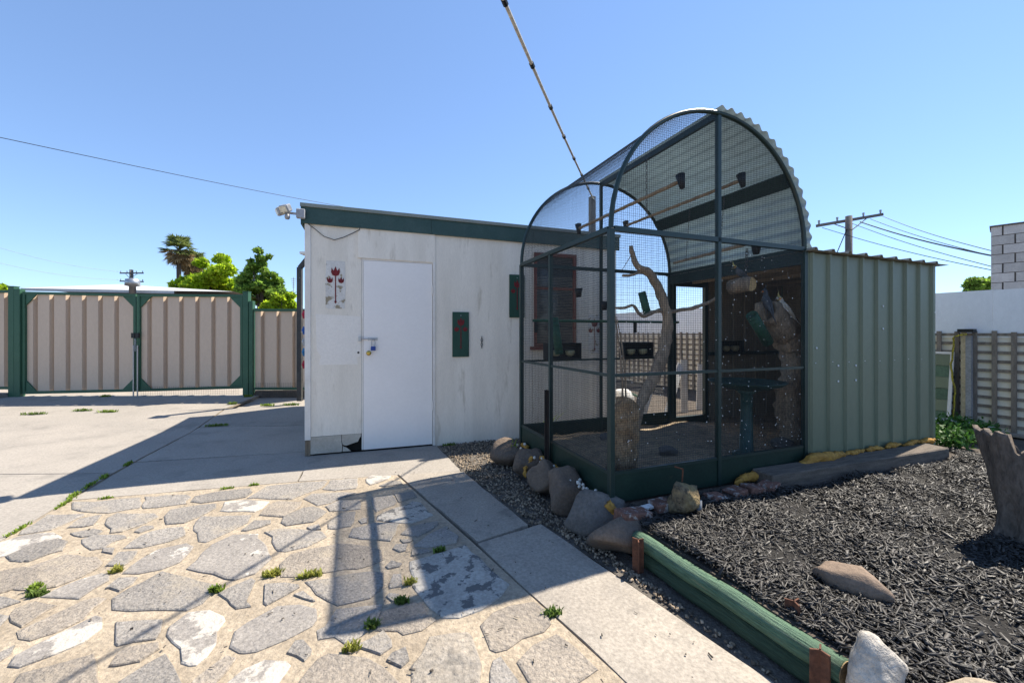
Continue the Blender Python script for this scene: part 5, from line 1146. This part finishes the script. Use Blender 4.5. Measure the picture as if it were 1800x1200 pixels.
for k in range(5): MB().tube([(-.16+.02*k, 0, z1-.1-.13*k), (.16-.02*k, 0, z1-.1-.13*k)], .012, 4).build('element', m_lampw, t)
# neighbour's brick house with chimney on the right
m_cbrick = mat('pale_brick', (0.52, 0.50, 0.47), (0.42, 0.40, 0.38), 8, .85, .3, 40, .1, 50, objrand=.12)
m_cmort = mat('dark_mortar', (0.10, 0.09, 0.08), None, 8, .95, .3)
c = P(1742, 400, 8.2); z0 = P(1742, 520, 8.2).z; ztop = c.z
ch = thing('brick_chimney', 'pale brick chimney rising behind the white fence', 'chimney', (c.x, c.y, 0), R(-50))
MB().box(.01, .84, .01, .6, 0, ztop - .01).build('core', m_cmort, ch)
nr = 11; hh = (ztop - z0) / 7.35
for r_ in range(nr):
    z = ztop - (r_ + 1) * hh; off = 0.0 if r_ % 2 else -.155; x = off
    while x < .845:
        a0, a1 = max(0, x) , min(.85, x + .30)
        if a1 - a0 > .03: MB().box(a0 + (.0 if a0 == 0 else .006), a1 - (.0 if a1 == .85 else .006), 0, .09, z + .012, z + hh).build('brick', m_cbrick, ch)
        x += .31
    for s in range(2): MB().box(-.001, .088, .1 + s*.25, .1 + s*.25 + .24, z + .012, z + hh).build('brick', m_cbrick, ch)
MB().box(-.02, .87, -.02, .62, ztop + .001, ztop + .03).build('cap', m_cmort, ch)
h = thing('neighbour_cottage', 'pale walled house below the brick chimney behind the white fence', 'house', (c.x + .9, c.y + 1.2, 0)); MB().box(-.9, 6, -.4, 5, 0, 1.55).build('wall', m_cream, h)
MB().add([(-.8,-.5,1.55),(6.2,-.5,1.55),(6.2,2.4,2.0),(-.4,2.4,2.0),(6.2,5.3,1.55),(-.8,5.3,1.55)], [(0,1,2,3),(3,2,4,5),(5,0,3)]).build('roof', m_roofw, h)
# leafy plants by the shelter's far corner
m_nett = mat('nettle_leaf', (0.055, 0.135, 0.022), (0.038, 0.10, 0.018), 6, .55, 0, island=(.6, 1.7), trans=.25)
for k, (u, v, Y, s, lab) in enumerate(((1668,775,4.25,.16,'leafy green plant against the far corner of the green shelter'), (1695,770,4.5,.2,'bushy green plant among the boards below the leaning panel'), (1722,778,4.2,.16,'green leafy plant beside the driftwood stump'), (1680,792,4.0,.14,'low green plant in front of the rubble'))):
    c = P(u, v, Y); t = thing('leafy_plant', lab, 'plant', (c.x, c.y, .14), 0, 'leafy plants behind the mulch bed'); rn = random.Random(k)
    leaves([(c.x + rn.uniform(-.08,.08), c.y + rn.uniform(-.06,.06), .20 + rn.uniform(0,.12), s, s, s*.6) for _ in range(5)], 420, .028, 40 + k, .3).build('leaves', m_nett, t, local=False)
    for j in range(5): x, y = rn.uniform(-.1,.1), rn.uniform(-.1,.1); MB().tube([(x*.4, y*.4, 0), (x, y, .2)], .004, 5).build('stem', m_nett, t)
